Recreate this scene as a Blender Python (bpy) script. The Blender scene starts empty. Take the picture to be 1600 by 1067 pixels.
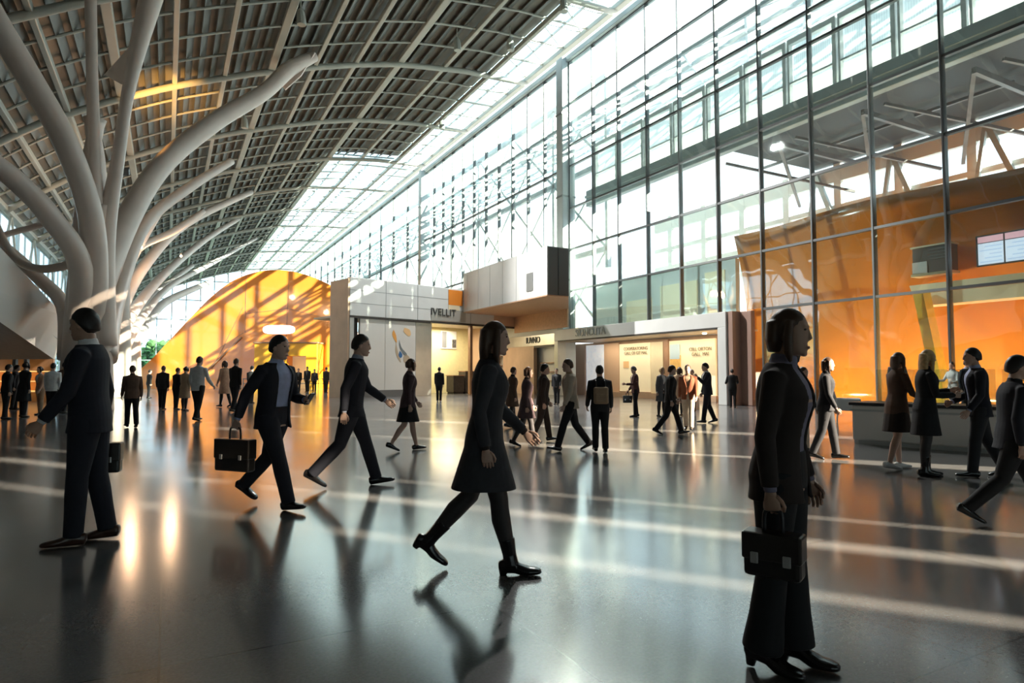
import bpy, bmesh, math, random
from mathutils import Vector, Matrix
random.seed(7)
R = math.radians
SC = bpy.context.scene
COL = SC.collection

# ------------------------------------------------------------------ camera
CAM_H, YAW, PITCH, FOC = 1.42, R(28.3), math.atan(0.05), 1000.0
cam = bpy.data.cameras.new('camera')
cam.sensor_width = 36.0
cam.lens = 36.0 * FOC / 1600.0
cam.clip_end = 2000
camo = bpy.data.objects.new('camera', cam)
COL.objects.link(camo)
camo.location = (0, 0, CAM_H)
camo.rotation_euler = (R(90) + PITCH, 0, -YAW)
SC.camera = camo

# ------------------------------------------------------------------ sky, sun, exposure
SC.view_settings.view_transform = 'Standard'
SC.view_settings.look = 'None'
SC.view_settings.gamma = 1.0
SC.view_settings.use_curve_mapping = False
SC.view_settings.exposure = 0.8
SC.cycles.max_bounces = 8
SC.cycles.diffuse_bounces = 4
SC.cycles.glossy_bounces = 4
SC.cycles.transparent_max_bounces = 16
SC.cycles.caustics_reflective = False
SC.cycles.caustics_refractive = False

SKY_STRENGTH = 1.75
world = bpy.data.worlds.new('sky')
SC.world = world
world.use_nodes = True
wn, wl = world.node_tree.nodes, world.node_tree.links
bg = wn['Background']
tc = wn.new('ShaderNodeTexCoord')
noi = wn.new('ShaderNodeTexNoise')
noi.inputs['Scale'].default_value = 3.0
noi.inputs['Detail'].default_value = 5.0
rmp = wn.new('ShaderNodeValToRGB')
rmp.color_ramp.elements[0].position = 0.38
rmp.color_ramp.elements[0].color = (0.74, 0.86, 0.95, 1)
rmp.color_ramp.elements[1].position = 0.62
rmp.color_ramp.elements[1].color = (0.93, 0.98, 1.0, 1)
wl.new(tc.outputs['Generated'], noi.inputs['Vector'])
wl.new(noi.outputs['Fac'], rmp.inputs['Fac'])
wl.new(rmp.outputs['Color'], bg.inputs['Color'])
bg.inputs['Strength'].default_value = SKY_STRENGTH

SUN_AZ, SUN_EL = R(36), R(24)          # light travels to the left and away, low
SUN_DIR = Vector((-math.sin(SUN_AZ) * math.cos(SUN_EL), math.cos(SUN_AZ) * math.cos(SUN_EL), -math.sin(SUN_EL)))
sun = bpy.data.lights.new('sun', 'SUN')
sun.energy = 19.0
sun.angle = R(0.4)
sun.color = (1.0, 0.86, 0.66)
suno = bpy.data.objects.new('sun', sun)
COL.objects.link(suno)
suno.rotation_euler = SUN_DIR.to_track_quat('-Z', 'Y').to_euler()
suno.location = (40, -50, 60)

# ------------------------------------------------------------------ picture -> place
_fw = Vector((math.sin(YAW), math.cos(YAW), 0))
_rt = Vector((math.cos(YAW), -math.sin(YAW), 0))
_up = Vector((0, 0, 1))
def ray(px, py):
    x, y = (px - 800.0) / FOC, (533.5 - py) / FOC
    c, s = math.cos(PITCH), math.sin(PITCH)
    f, z = c - y * s, s + y * c
    return (_fw * f + _rt * x + _up * z) / f        # unit horizontal forward distance
EYE = Vector((0, 0, CAM_H))
def at(px, py, d): return EYE + ray(px, py) * d
def ground(px, py):
    r = ray(px, py); return EYE + r * (-CAM_H / r.z)
def gdist(py): return -CAM_H / ray(800, py).z
def on_x(px, py, X):
    r = ray(px, py); return EYE + r * (X / r.x)

# ------------------------------------------------------------------ materials
MATS = {}
def mat(name, col, rough=0.5, metal=0.0, noise=0.0, nscale=6.0, spec=0.5, emit=0.0, coat=0.0, bump=0.0, emit_col=None, sheen=0.0):
    if name in MATS: return MATS[name]
    m = bpy.data.materials.new(name); m.use_nodes = True
    n, l = m.node_tree.nodes, m.node_tree.links
    b = n['Principled BSDF']
    b.inputs['Base Color'].default_value = (*col, 1)
    b.inputs['Roughness'].default_value = rough
    b.inputs['Metallic'].default_value = metal
    b.inputs['Specular IOR Level'].default_value = spec
    b.inputs['Coat Weight'].default_value = coat
    b.inputs['Sheen Weight'].default_value = sheen
    if emit:
        b.inputs['Emission Color'].default_value = (*(emit_col or col), 1)
        b.inputs['Emission Strength'].default_value = emit
    if noise or bump:
        t = n.new('ShaderNodeTexCoord'); x = n.new('ShaderNodeTexNoise')
        x.inputs['Scale'].default_value = nscale; x.inputs['Detail'].default_value = 6
        l.new(t.outputs['Object'], x.inputs['Vector'])
        if noise:
            r = n.new('ShaderNodeValToRGB')
            r.color_ramp.elements[0].position = 0.3; r.color_ramp.elements[1].position = 0.7
            r.color_ramp.elements[0].color = (*[max(0, c * (1 - noise)) for c in col], 1)
            r.color_ramp.elements[1].color = (*[min(1, c * (1 + noise)) for c in col], 1)
            l.new(x.outputs['Fac'], r.inputs['Fac']); l.new(r.outputs['Color'], b.inputs['Base Color'])
        if bump:
            u = n.new('ShaderNodeBump'); u.inputs['Strength'].default_value = bump; u.inputs['Distance'].default_value = 0.01
            l.new(x.outputs['Fac'], u.inputs['Height']); l.new(u.outputs['Normal'], b.inputs['Normal'])
    MATS[name] = m
    return m

def glass_mat(name, tint=(0.86, 0.95, 0.95), refl=0.06, rough=0.02, veil=0.0):
    if name in MATS: return MATS[name]
    m = bpy.data.materials.new(name); m.use_nodes = True
    n, l = m.node_tree.nodes, m.node_tree.links
    for x in list(n): n.remove(x)
    o = n.new('ShaderNodeOutputMaterial'); tr = n.new('ShaderNodeBsdfTransparent'); gl = n.new('ShaderNodeBsdfGlossy')
    mx = n.new('ShaderNodeMixShader'); lw = n.new('ShaderNodeLayerWeight'); mp = n.new('ShaderNodeMapRange')
    nz = n.new('ShaderNodeTexNoise'); geo = n.new('ShaderNodeTexCoord'); bp = n.new('ShaderNodeBump')
    nz.inputs['Scale'].default_value = 0.35; bp.inputs['Strength'].default_value = 0.12; bp.inputs['Distance'].default_value = 0.2
    l.new(geo.outputs['Object'], nz.inputs['Vector']); l.new(nz.outputs['Fac'], bp.inputs['Height']); l.new(bp.outputs['Normal'], gl.inputs['Normal'])
    tr.inputs['Color'].default_value = (*tint, 1)
    gl.inputs['Roughness'].default_value = rough
    gl.inputs['Color'].default_value = (0.95, 1, 1, 1)
    lw.inputs['Blend'].default_value = 0.25
    mp.inputs['To Min'].default_value = refl; mp.inputs['To Max'].default_value = 0.30
    l.new(lw.outputs['Facing'], mp.inputs['Value']); l.new(mp.outputs['Result'], mx.inputs['Fac'])
    l.new(tr.outputs['BSDF'], mx.inputs[1]); l.new(gl.outputs['BSDF'], mx.inputs[2])
    last = mx
    if veil:
        tl = n.new('ShaderNodeBsdfTranslucent'); tl.inputs['Color'].default_value = (0.9, 0.96, 0.96, 1)
        m2 = n.new('ShaderNodeMixShader'); m2.inputs['Fac'].default_value = veil
        l.new(mx.outputs['Shader'], m2.inputs[1]); l.new(tl.outputs['BSDF'], m2.inputs[2]); last = m2
    l.new(last.outputs['Shader'], o.inputs['Surface'])
    MATS[name] = m
    return m

def floor_mat():
    m = bpy.data.materials.new('polished_stone'); m.use_nodes = True
    n, l = m.node_tree.nodes, m.node_tree.links
    b = n['Principled BSDF']
    g = n.new('ShaderNodeNewGeometry')
    br = n.new('ShaderNodeTexBrick'); br.offset = 0.0
    br.inputs['Scale'].default_value = 1.0
    br.inputs['Brick Width'].default_value = 1.8; br.inputs['Row Height'].default_value = 1.8
    br.inputs['Mortar Size'].default_value = 0.006
    br.inputs['Color1'].default_value = (0.12, 0.118, 0.118, 1); br.inputs['Color2'].default_value = (0.135, 0.132, 0.13, 1)
    br.inputs['Mortar'].default_value = (0.04, 0.04, 0.042, 1)
    sp = n.new('ShaderNodeTexNoise'); sp.inputs['Scale'].default_value = 60; sp.inputs['Detail'].default_value = 3
    mx = n.new('ShaderNodeMix'); mx.data_type = 'RGBA'; mx.blend_type = 'OVERLAY'; mx.inputs['Factor'].default_value = 0.5
    l.new(g.outputs['Position'], br.inputs['Vector']); l.new(g.outputs['Position'], sp.inputs['Vector'])
    l.new(br.outputs['Color'], mx.inputs['A']); l.new(sp.outputs['Color'], mx.inputs['B'])
    bw = n.new('ShaderNodeHueSaturation'); bw.inputs['Saturation'].default_value = 0.25
    l.new(mx.outputs['Result'], bw.inputs['Color']); l.new(bw.outputs['Color'], b.inputs['Base Color'])
    w = n.new('ShaderNodeTexNoise'); w.inputs['Scale'].default_value = 0.6; w.inputs['Detail'].default_value = 4
    l.new(g.outputs['Position'], w.inputs['Vector'])
    mr = n.new('ShaderNodeMapRange'); mr.inputs['To Min'].default_value = 0.11; mr.inputs['To Max'].default_value = 0.20
    l.new(w.outputs['Fac'], mr.inputs['Value']); l.new(mr.outputs['Result'], b.inputs['Roughness'])
    b.inputs['Specular IOR Level'].default_value = 0.9
    b.inputs['IOR'].default_value = 1.85
    return m

M_white = mat('white_panel', (0.78, 0.80, 0.79), 0.35, noise=0.03, nscale=1.2)
M_frame = mat('steel_frame', (0.30, 0.33, 0.34), 0.35, 0.6)
M_dframe = mat('dark_frame', (0.13, 0.14, 0.145), 0.4, 0.5)
M_column = mat('column_steel', (0.50, 0.56, 0.58), 0.4, 0.2, noise=0.06, nscale=0.8)
M_branch = mat('branch_paint', (0.72, 0.61, 0.54), 0.42, noise=0.05, nscale=1.0)
M_roof = mat('roof_panel', (0.16, 0.155, 0.135), 0.5, noise=0.25, nscale=0.35)
M_slat = mat('roof_slat', (0.085, 0.082, 0.07), 0.5, noise=0.2, nscale=0.6)
M_rib = mat('roof_rib_paint', (0.44, 0.45, 0.40), 0.4, noise=0.08, nscale=0.7)
M_orange = mat('orange_gloss', (0.92, 0.31, 0.045), 0.16, noise=0.10, nscale=0.25, coat=0.5)
M_orange2 = mat('orange_gloss_deep', (0.80, 0.24, 0.025), 0.18, noise=0.16, nscale=0.3, coat=0.5)
M_yellow = mat('yellow_beam', (0.95, 0.55, 0.06), 0.25, noise=0.08)
M_cream = mat('cream_wall', (0.86, 0.76, 0.54), 0.5, noise=0.05, nscale=1.5)
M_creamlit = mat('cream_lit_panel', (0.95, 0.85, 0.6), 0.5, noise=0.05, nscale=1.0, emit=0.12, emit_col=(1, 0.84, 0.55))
M_tan = mat('tan_wall', (0.52, 0.36, 0.25), 0.5, noise=0.1, nscale=1.2)
M_brown = mat('brown_wood', (0.36, 0.21, 0.13), 0.45, noise=0.15, nscale=2)
M_dark = mat('dark_reveal', (0.05, 0.045, 0.04), 0.5)
M_metal = mat('brushed_metal', (0.62, 0.60, 0.57), 0.3, 0.7, noise=0.06, nscale=2)
M_grey = mat('grey_trim', (0.50, 0.53, 0.52), 0.35, 0.3, noise=0.04)
M_black = mat('black_plastic', (0.015, 0.015, 0.017), 0.4)
M_letter = mat('sign_letter', (0.07, 0.075, 0.075), 0.4, 0.3)
M_letter2 = mat('pale_sign_letter', (0.42, 0.45, 0.44), 0.4, 0.3)
M_glass = glass_mat('facade_glass', veil=0.03)
M_glass2 = glass_mat('skylight_glass', (0.80, 0.92, 0.97), 0.06)
M_glass3 = glass_mat('screen_glass', (0.85, 0.92, 0.9), 0.12)
M_floor = floor_mat()
M_conc = mat('concrete', (0.20, 0.19, 0.18), 0.7, noise=0.15, nscale=0.5)
M_green = mat('leaves', (0.06, 0.14, 0.035), 0.7, noise=0.4, nscale=1.5)
M_hill = mat('hill_grass', (0.14, 0.22, 0.09), 0.9, noise=0.4, nscale=0.1)
M_bark = mat('bark', (0.09, 0.06, 0.04), 0.8, noise=0.2)

def blind_mat():
    m = bpy.data.materials.new('pleated_blind'); m.use_nodes = True
    n, l = m.node_tree.nodes, m.node_tree.links
    for x in list(n): n.remove(x)
    o = n.new('ShaderNodeOutputMaterial'); d = n.new('ShaderNodeBsdfDiffuse'); t = n.new('ShaderNodeBsdfTranslucent'); mx = n.new('ShaderNodeMixShader')
    g = n.new('ShaderNodeTexCoord'); wv = n.new('ShaderNodeTexWave'); wv.bands_direction = 'Y'
    wv.inputs['Scale'].default_value = 3.0; wv.inputs['Distortion'].default_value = 0.6
    r = n.new('ShaderNodeValToRGB'); r.color_ramp.elements[0].color = (0.80, 0.84, 0.85, 1); r.color_ramp.elements[1].color = (0.95, 0.98, 0.97, 1)
    l.new(g.outputs['Object'], wv.inputs['Vector']); l.new(wv.outputs['Fac'], r.inputs['Fac'])
    l.new(r.outputs['Color'], d.inputs['Color']); l.new(r.outputs['Color'], t.inputs['Color'])
    mx.inputs['Fac'].default_value = 0.75
    l.new(d.outputs['BSDF'], mx.inputs[1]); l.new(t.outputs['BSDF'], mx.inputs[2]); l.new(mx.outputs['Shader'], o.inputs['Surface'])
    return m
M_blind = blind_mat()

# ------------------------------------------------------------------ mesh helpers
BAKE = []          # objects whose modifiers are applied at the end
def link(name, bm, m, parent=None, smooth=False, bake=None):
    me = bpy.data.meshes.new(name)
    bmesh.ops.recalc_face_normals(bm, faces=bm.faces)
    bm.to_mesh(me); bm.free()
    for p in me.polygons: p.use_smooth = smooth
    me.materials.append(m)
    o = bpy.data.objects.new(name, me); COL.objects.link(o)
    if parent is not None: o.parent = parent
    if bake:
        vox, it = bake
        r = o.modifiers.new('remesh', 'REMESH'); r.mode = 'VOXEL'; r.voxel_size = vox; r.use_smooth_shade = True
        if it:
            s = o.modifiers.new('smooth', 'SMOOTH'); s.iterations = it; s.factor = 0.5
        BAKE.append(o)
    return o
def empty(name, loc=(0, 0, 0), rz=0.0):
    o = bpy.data.objects.new(name, None); COL.objects.link(o)
    o.location = loc; o.rotation_euler = (0, 0, rz); o.empty_display_size = 0.2
    return o
def tag(o, label, cat, group=None, kind=None):
    o['label'] = label; o['category'] = cat
    if group: o['group'] = group
    if kind: o['kind'] = kind
    return o
def struct(o, label=None, cat=None, group=None):
    o['kind'] = 'structure'
    if label: o['label'] = label
    if cat: o['category'] = cat
    if group: o['group'] = group
    return o
def NB(): return bmesh.new()
def box(bm, c, s, rot=None, bev=0.0):
    g = bmesh.ops.create_cube(bm, size=1.0)
    vs = g['verts']
    M = Matrix.Translation(Vector(c)) @ (rot.to_4x4() if rot else Matrix.Identity(4)) @ Matrix.Diagonal((s[0], s[1], s[2], 1))
    bmesh.ops.transform(bm, matrix=M, verts=vs)
    if bev:
        es = list({e for v in vs for e in v.link_edges})
        bmesh.ops.bevel(bm, geom=es, offset=bev, segments=2, affect='EDGES', profile=0.5)
    return bm
def box2(bm, a, b, bev=0.0):
    return box(bm, [(a[i] + b[i]) / 2 for i in range(3)], [abs(b[i] - a[i]) for i in range(3)], bev=bev)
def beam(bm, p, q, w, h):
    p, q = Vector(p), Vector(q); d = q - p
    rot = d.to_track_quat('Y', 'Z').to_matrix()
    return box(bm, (p + q) / 2, (w, d.length, h), rot)
def skin(bm, rings, caps=True):
    vr = [[bm.verts.new(p) for p in r] for r in rings]
    n = len(vr[0])
    for a, b in zip(vr, vr[1:]):
        for i in range(n):
            j = (i + 1) % n
            try: bm.faces.new((a[i], a[j], b[j], b[i]))
            except ValueError: pass
    if caps:
        bm.faces.new(list(reversed(vr[0]))); bm.faces.new(vr[-1])
    return bm
def catmull(pts, k):
    out = []
    P = [pts[0]] + list(pts) + [pts[-1]]
    for i in range(1, len(P) - 2):
        a, b, c, d = P[i - 1], P[i], P[i + 1], P[i + 2]
        for s in range(k):
            t = s / k
            out.append([0.5 * ((2 * b[j]) + (-a[j] + c[j]) * t + (2 * a[j] - 5 * b[j] + 4 * c[j] - d[j]) * t * t + (-a[j] + 3 * b[j] - 3 * c[j] + d[j]) * t ** 3) for j in range(len(b))])
    out.append(list(P[-2]))
    return out
def tube(bm, pts, rad, n=10, flat=1.0, sub=0):
    """a round tube through pts with a radius each; flat squashes it"""
    if not hasattr(rad, '__len__'): rad = [rad] * len(pts)
    rows = [(*p, r) for p, r in zip(pts, rad)]
    if sub: rows = catmull(rows, sub)
    P = [Vector(r[:3]) for r in rows]; rr = [max(0.0005, r[3]) for r in rows]
    rings = []
    up = None
    for i, p in enumerate(P):
        t = (P[min(i + 1, len(P) - 1)] - P[max(i - 1, 0)])
        t = t.normalized() if t.length > 1e-9 else Vector((0, 0, 1))
        if up is None:
            up = Vector((1, 0, 0)) if abs(t.x) < 0.8 else Vector((0, 1, 0))
        u = (up - t * up.dot(t))
        u = u.normalized() if u.length > 1e-6 else t.orthogonal().normalized()
        v = t.cross(u); up = u
        rings.append([p + (u * math.cos(2 * math.pi * k / n) + v * flat * math.sin(2 * math.pi * k / n)) * rr[i] for k in range(n)])
    return skin(bm, rings)
def ball(bm, c, r, seg=12, ring=8, rot=None):
    g = bmesh.ops.create_uvsphere(bm, u_segments=seg, v_segments=ring, radius=1.0)
    if not hasattr(r, '__len__'): r = (r, r, r)
    M = Matrix.Translation(Vector(c)) @ (rot.to_4x4() if rot else Matrix.Identity(4)) @ Matrix.Diagonal((*r, 1))
    bmesh.ops.transform(bm, matrix=M, verts=g['verts'])
    return bm
def prism(bm, pts, d):
    """a polygon given as 3-D points, thickened by the vector d"""
    d = Vector(d)
    return skin(bm, [[Vector(p) for p in pts], [Vector(p) + d for p in pts]])
def text(name, s, size, ext, m, parent, M):
    cu = bpy.data.curves.new(name, 'FONT'); cu.body = s; cu.size = size; cu.extrude = ext; cu.align_x = 'CENTER'; cu.align_y = 'CENTER'
    cu.materials.append(m)
    o = bpy.data.objects.new(name, cu); COL.objects.link(o)
    o.parent = parent; o.matrix_local = M
    BAKE.append(o)
    return o

exec_parts = []
# ================================================================== SETTING
FX = 22.95                     # glass facade plane, runs along Y
BAY = 2.53
Y0 = 34.6                      # the fat column stands here
TZ = [0.0, 4.25, 6.8, 9.5, 12.2, 15.0, 16.4, 19.2, 22.0]

def lerp_tab(tab, x):
    if x <= tab[0][0]: return tab[0][1]
    for (a, b), (c, d) in zip(tab, tab[1:]):
        if x <= c:
            t = (x - a) / (c - a); t2 = t
            return b + (d - b) * t2
    return tab[-1][1]
ROOF = [(-10.5, 11.2), (-9.5, 12.2), (-6, 15.0), (-3, 16.7), (0, 18.2), (4, 19.8), (7.5, 21.0), (10.5, 21.9), (13.4, 22.6), (18, 23.2), (23.3, 23.4)]
def zr(X, Y=0): return lerp_tab(ROOF, X)

# floor
bm = NB(); box2(bm, (-45, -40, -0.3), (60, 170, 0)); struct(link('floor', bm, M_floor), 'polished dark grey stone floor of the hall', 'floor')

# roof: slatted panels between purlins
PX = [-9.5, -7.2, -5.0, -2.6, 0.0, 2.6, 5.2, 7.8, 10.4, 13.4, 16.6, 20.2, 23.2]
YN, YF = -30.0, 142.0
def glazed(i, y): return i >= 11 or (y >= 62 and i >= 9)
bm = NB()
for i in range(len(PX) - 1):
    a, b = PX[i], PX[i + 1]
    y1 = YN if i < 11 else None
    if i >= 11: continue
    yend = 62 if i >= 9 else YF
    pts = [(a, YN, zr(a) + .25), (b, YN, zr(b) + .25), (b, YN, zr(b) + .45), (a, YN, zr(a) + .45)]
    prism(bm, pts, (0, yend - YN, 0))
prism(bm, [(20.2, YN, zr(20.2) + .25), (23.2, YN, zr(23.2) + .25), (23.2, YN, zr(23.2) + .45), (20.2, YN, zr(20.2) + .45)], (0, 16 - YN, 0))  # unseen near end of the skylight, closed over to keep sun out
cei = struct(link('ceiling', bm, M_roof), 'dark slatted vaulted roof over the hall', 'ceiling')
bm = NB()
for i in range(11):
    a, b = PX[i], PX[i + 1]
    yend = 62 if i >= 9 else YF
    for k in range(1, 4):
        x = a + (b - a) * k / 4
        z = zr(x) + .1
        s = (zr(b) - zr(a)) / (b - a)
        rot = Matrix.Rotation(-math.atan(s) - R(28), 3, 'Y')
        box(bm, (x, (YN + yend) / 2, z), (0.50, yend - YN, 0.05), rot)
link('slat', bm, M_slat, cei)
# longitudinal purlins
for i, x in enumerate(PX):
    bm = NB()
    w = .26 if i % 3 else .42
    box(bm, (x, (YN + YF) / 2, zr(x) - .10), (w, YF - YN, .34), bev=.04)
    struct(link('roof_purlin', bm, M_rib), 'long pale roof purlin running the length of the hall', 'beam', 'long roof purlins')
# cross ribs
def rib_pts(y, dz, x0=-9.5, x1=23.2, n=26):
    return [(x0 + (x1 - x0) * k / n, y, zr(x0 + (x1 - x0) * k / n) + dz) for k in range(n + 1)]
k = 0
y = 3.0
while y < YF:
    bm = NB()
    major = (k % 4 == 2)
    tube(bm, rib_pts(y, -.30 if major else -.05), .20 if major else .075, 8)
    struct(link('roof_rib', bm, M_rib, smooth=True), ('thick' if major else 'thin') + ' pale cross rib arching under the slatted roof', 'beam', ('thick' if major else 'thin') + ' roof ribs')
    k += 1; y += 2.7
# glazed strip of the roof with its lattice
bm = NB()
prism(bm, [(20.2, 16, zr(20.2) + .3), (23.2, 16, zr(23.2) + .3), (23.2, 16, zr(23.2) + .34), (20.2, 16, zr(20.2) + .34)], (0, 62 - 16, 0))
prism(bm, [(13.4, 62, zr(13.4) + .3), (23.2, 62, zr(23.2) + .3), (23.2, 62, zr(23.2) + .34), (13.4, 62, zr(13.4) + .34)], (0, YF - 62, 0))
sky = struct(link('window_90', bm, M_glass2), 'glazed skylight strip along the roof edge', 'skylight')
bm = NB()
y = 0.0
while y < YF:
    x0 = 20.2 if y < 62 else 13.4
    beam(bm, (x0, y, zr(x0) + .22), (23.2, y, zr(23.2) + .22), .10, .12)
    beam(bm, (x0, y, zr(x0) + .22), (23.2, y + 2.4, zr(23.2) + .22), .06, .08)
    y += 2.4
for x in (21.7, 18.2, 15.0):
    ys = YN if x > 20.2 else 62
    box(bm, (x, (ys + YF) / 2, zr(x) + .22), (.09, YF - ys, .12))
link('lattice', bm, M_grey, sky)

# ---------------------------------------------------------------- glass facade, bay by bay
def bay(idx, ya, yb, zs, X=FX, m=M_frame, gl=M_glass, mul=.085, dep=.2):
    o = empty('window_%d' % idx, (X, (ya + yb) / 2, 0))
    struct(o, 'tall glazed bay of the glass facade between two mullions', 'window', 'facade bays')
    h = (yb - ya) / 2
    bm = NB(); box2(bm, (-.05, h - mul / 2, zs[0]), (dep, h + mul / 2, zs[-1]), bev=.015); link('mullion', bm, m, o)
    for z in zs[1:]:
        bm = NB(); box2(bm, (-.03, -h + mul / 2, z - .05), (.14, h - mul / 2, z + .05)); link('transom', bm, m, o)
    for a, b in zip(zs, zs[1:]):
        bm = NB(); box2(bm, (.05, -h + mul / 2, a + .05), (.07, h - mul / 2, b - .05)); link('pane', bm, gl, o)
    return o
n = 1
for k in range(12):                                       # near stretch, towards the viewer
    bay(n, Y0 - BAY * (k + 1), Y0 - BAY * k, TZ if k > 5 else TZ[1:], m=M_dframe if k % 4 else M_frame); n += 1
for k in range(11):                                       # far stretch beyond the column
    bay(n, Y0 + .9 + 2.35 * k, Y0 + .9 + 2.35 * (k + 1), [0, 4.25, 9.5, 15, 22.0], m=M_dframe, mul=.10); n += 1
for k in range(16):
    bay(n, 62 + 5 * k, 67 + 5 * k, [0, 7, 14, 22.0], m=M_dframe, mul=.16); n += 1
# head beam over the facade
bm = NB(); box2(bm, (FX - .25, 3, 22.0), (FX + .35, YF, 22.35), bev=.03)
struct(link('trim_1', bm, M_column), 'steel head beam along the top of the glass facade', 'beam')
for y, lab in ((Y0 + .45, 'fat steel column splitting the glass facade'), (61.6, 'far pale steel column at the end of the glass facade')):
    bm = NB(); box2(bm, (FX - .55, y - .38, 0), (FX + .45, y + .38, 22.3), bev=.06)
    c = struct(link('wall_column', bm, M_column), lab, 'column')
    for z in (7.5, 13.0, 18.5):
        bm = NB(); box2(bm, (FX - .58, y - .40, z - .06), (FX + .47, y + .40, z + .06)); link('joint_band', bm, M_frame, c)

# unseen right wall, its tall openings shaped to lay sun stripes on the floor
slots = []
def stripe_slot_for(px, py, w):
    p = ground(px, py); h = Vector((SUN_DIR.x, SUN_DIR.y)).normalized()
    t = (FX - p.x) / -h.x
    slots.append((p.y - h.y * t, w))
for px, py, w in ((1000, 826, .50), (600, 846, .36), (800, 770, .32), (1000, 705, .8), (600, 1008, .20), (900, 668, .9)):
    stripe_slot_for(px, py, w / math.sin(SUN_AZ))
slots.sort()
bm = NB(); ycur = -40.0; SZ0 = 7.0
ytop = Y0 - BAY * 12
for yc, w in slots:
    if yc + w / 2 > ytop - .2: continue
    SZ1 = 15.5 if yc > -8 else (16.8 if yc > -15 else 19.5)
    box2(bm, (FX, ycur, 0), (FX + .3, yc - w / 2, 23.4))
    box2(bm, (FX, yc - w / 2, 0), (FX + .3, yc + w / 2, SZ0)); box2(bm, (FX, yc - w / 2, SZ1), (FX + .3, yc + w / 2, 23.4))
    ycur = yc + w / 2
box2(bm, (FX, ycur, 0), (FX + .3, ytop, 23.4))
struct(link('wall_right', bm, M_conc), 'unseen solid wall with tall openings shaped to lay sun stripes on the floor', 'wall')
bm = NB(); box2(bm, (-10.5, -30.4, 3.6), (FX + .3, -30, 24)); struct(link('wall_back', bm, M_conc), 'unseen concrete wall closing the hall above glazing added for light', 'wall')
for k in range(8):  # rear glazing out of view, added to light surfaces facing the viewer
    bay(110 + k, -10.4 + 4.15 * k, -10.4 + 4.15 * (k + 1), [0, 2.4, 3.6], X=0)
    o = bpy.data.objects['window_%d' % (110 + k)]; o.location = (-8.3 + 4.15 * k, -30.2, 0); o.rotation_euler = (0, 0, R(-90))
bm = NB(); box2(bm, (-10.1, -30, 0), (-9.7, 40.7, 12.6)); struct(link('wall_left', bm, M_conc), 'concrete side wall of the hall', 'wall')  # unseen; carried further along to darken the left of the roof
# glazed left side and far end
n = 60
for k in range(2, 14):
    ya = 24 + 8.4 * k
    o = empty('window_%d' % n, (-9.8, ya + 4.2, 0)); n += 1
    struct(o, 'glazed bay of the left side wall under the roof edge', 'window', 'left side bays')
    bm = NB(); box2(bm, (-.12, 4.1, 0), (.12, 4.3, 12.3)); link('mullion', bm, M_grey, o)
    bm = NB()
    for z in (3.2, 6.2, 9.2, 12.0): box2(bm, (-.06, -4.2, z - .07), (.06, 4.1, z + .07))
    for yy in (-1.4, 1.4): box2(bm, (-.05, yy - .05, 0), (.05, yy + .05, 12.3))
    link('transom', bm, M_grey, o)
    bm = NB()
    beam(bm, (.35, -4.2, 6.2), (.35, 0, 12.0), .12, .16); beam(bm, (.35, 0, 12.0), (.35, 4.1, 6.2), .12, .16); beam(bm, (.35, -4.2, 6.2), (.35, 4.1, 6.2), .14, .18)
    link('truss', bm, M_rib, o)
    bm = NB(); box2(bm, (-.02, -4.2, 0), (.01, 4.1, 12.3)); link('pane', bm, M_glass2, o)
o = empty('window_80', (0, YF, 0)); struct(o, 'glazed end wall closing the far end of the vault', 'window')
bm = NB()
for k in range(14):
    x = -9.5 + 32.6 * k / 13
    box2(bm, (x - .08, -.1, 0), (x + .08, .1, zr(x)))
for z in (4, 8, 12, 16, 20):
    box2(bm, (max(-9.5, -9.5 + (z - 12) * 1.3) if z > 12 else -9.5, -.08, z - .08), (23, .08, z + .08))
link('mullion', bm, M_grey, o)
bm = NB()
pts = [(-9.5, 0, 0)] + [(-9.5 + 32.6 * k / 20, 0, zr(-9.5 + 32.6 * k / 20)) for k in range(21)] + [(23.1, 0, 0)]
prism(bm, pts, (0, .03, 0)); link('pane', bm, M_glass2, o)

# ---------------------------------------------------------------- building behind the glass
OX = 25.9
bm = NB()                                                  # glossy orange wall, gently waving
rings = []
for k in range(41):
    y = 2.0 + (23.4 - 2.0) * k / 40
    r = []
    for j in range(15):
        z = 8.5 * j / 14
        x = OX + .35 * math.sin(y * .55 + z * .25) + .5 * math.sin(z / 8.5 * math.pi) - .06 * z
        r.append(Vector((x, y, z)))
    rings.append(r + [Vector((p.x + .45, p.y, p.z)) for p in reversed(r)])
skin(bm, rings)
ow = tag(link('orange_wall', bm, M_orange2, smooth=True), 'glossy waving orange wall standing behind the right glass facade', 'wall')
bm = NB(); box2(bm, (OX - .1, 23.5, 0), (OX + .2, Y0 + 1.5, 7.4)); struct(link('wall_inner', bm, M_white), 'white wall behind the glass above the shop portals', 'wall')
bm = NB()
for a, b, c, d in ((26.2, 4.4, 29.2, 6.6), (30.0, 4.4, 32.4, 6.0), (24.2, 4.3, 25.6, 6.9)):
    box2(bm, (OX - .16, a, c * 0 + b), (OX - .1, c, d))
struct(link('trim_2', bm, M_creamlit), 'cream glowing panels standing in for warm reflections in the glass', 'panel')  # cream glow put in to imitate warm reflections in the facade
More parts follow.
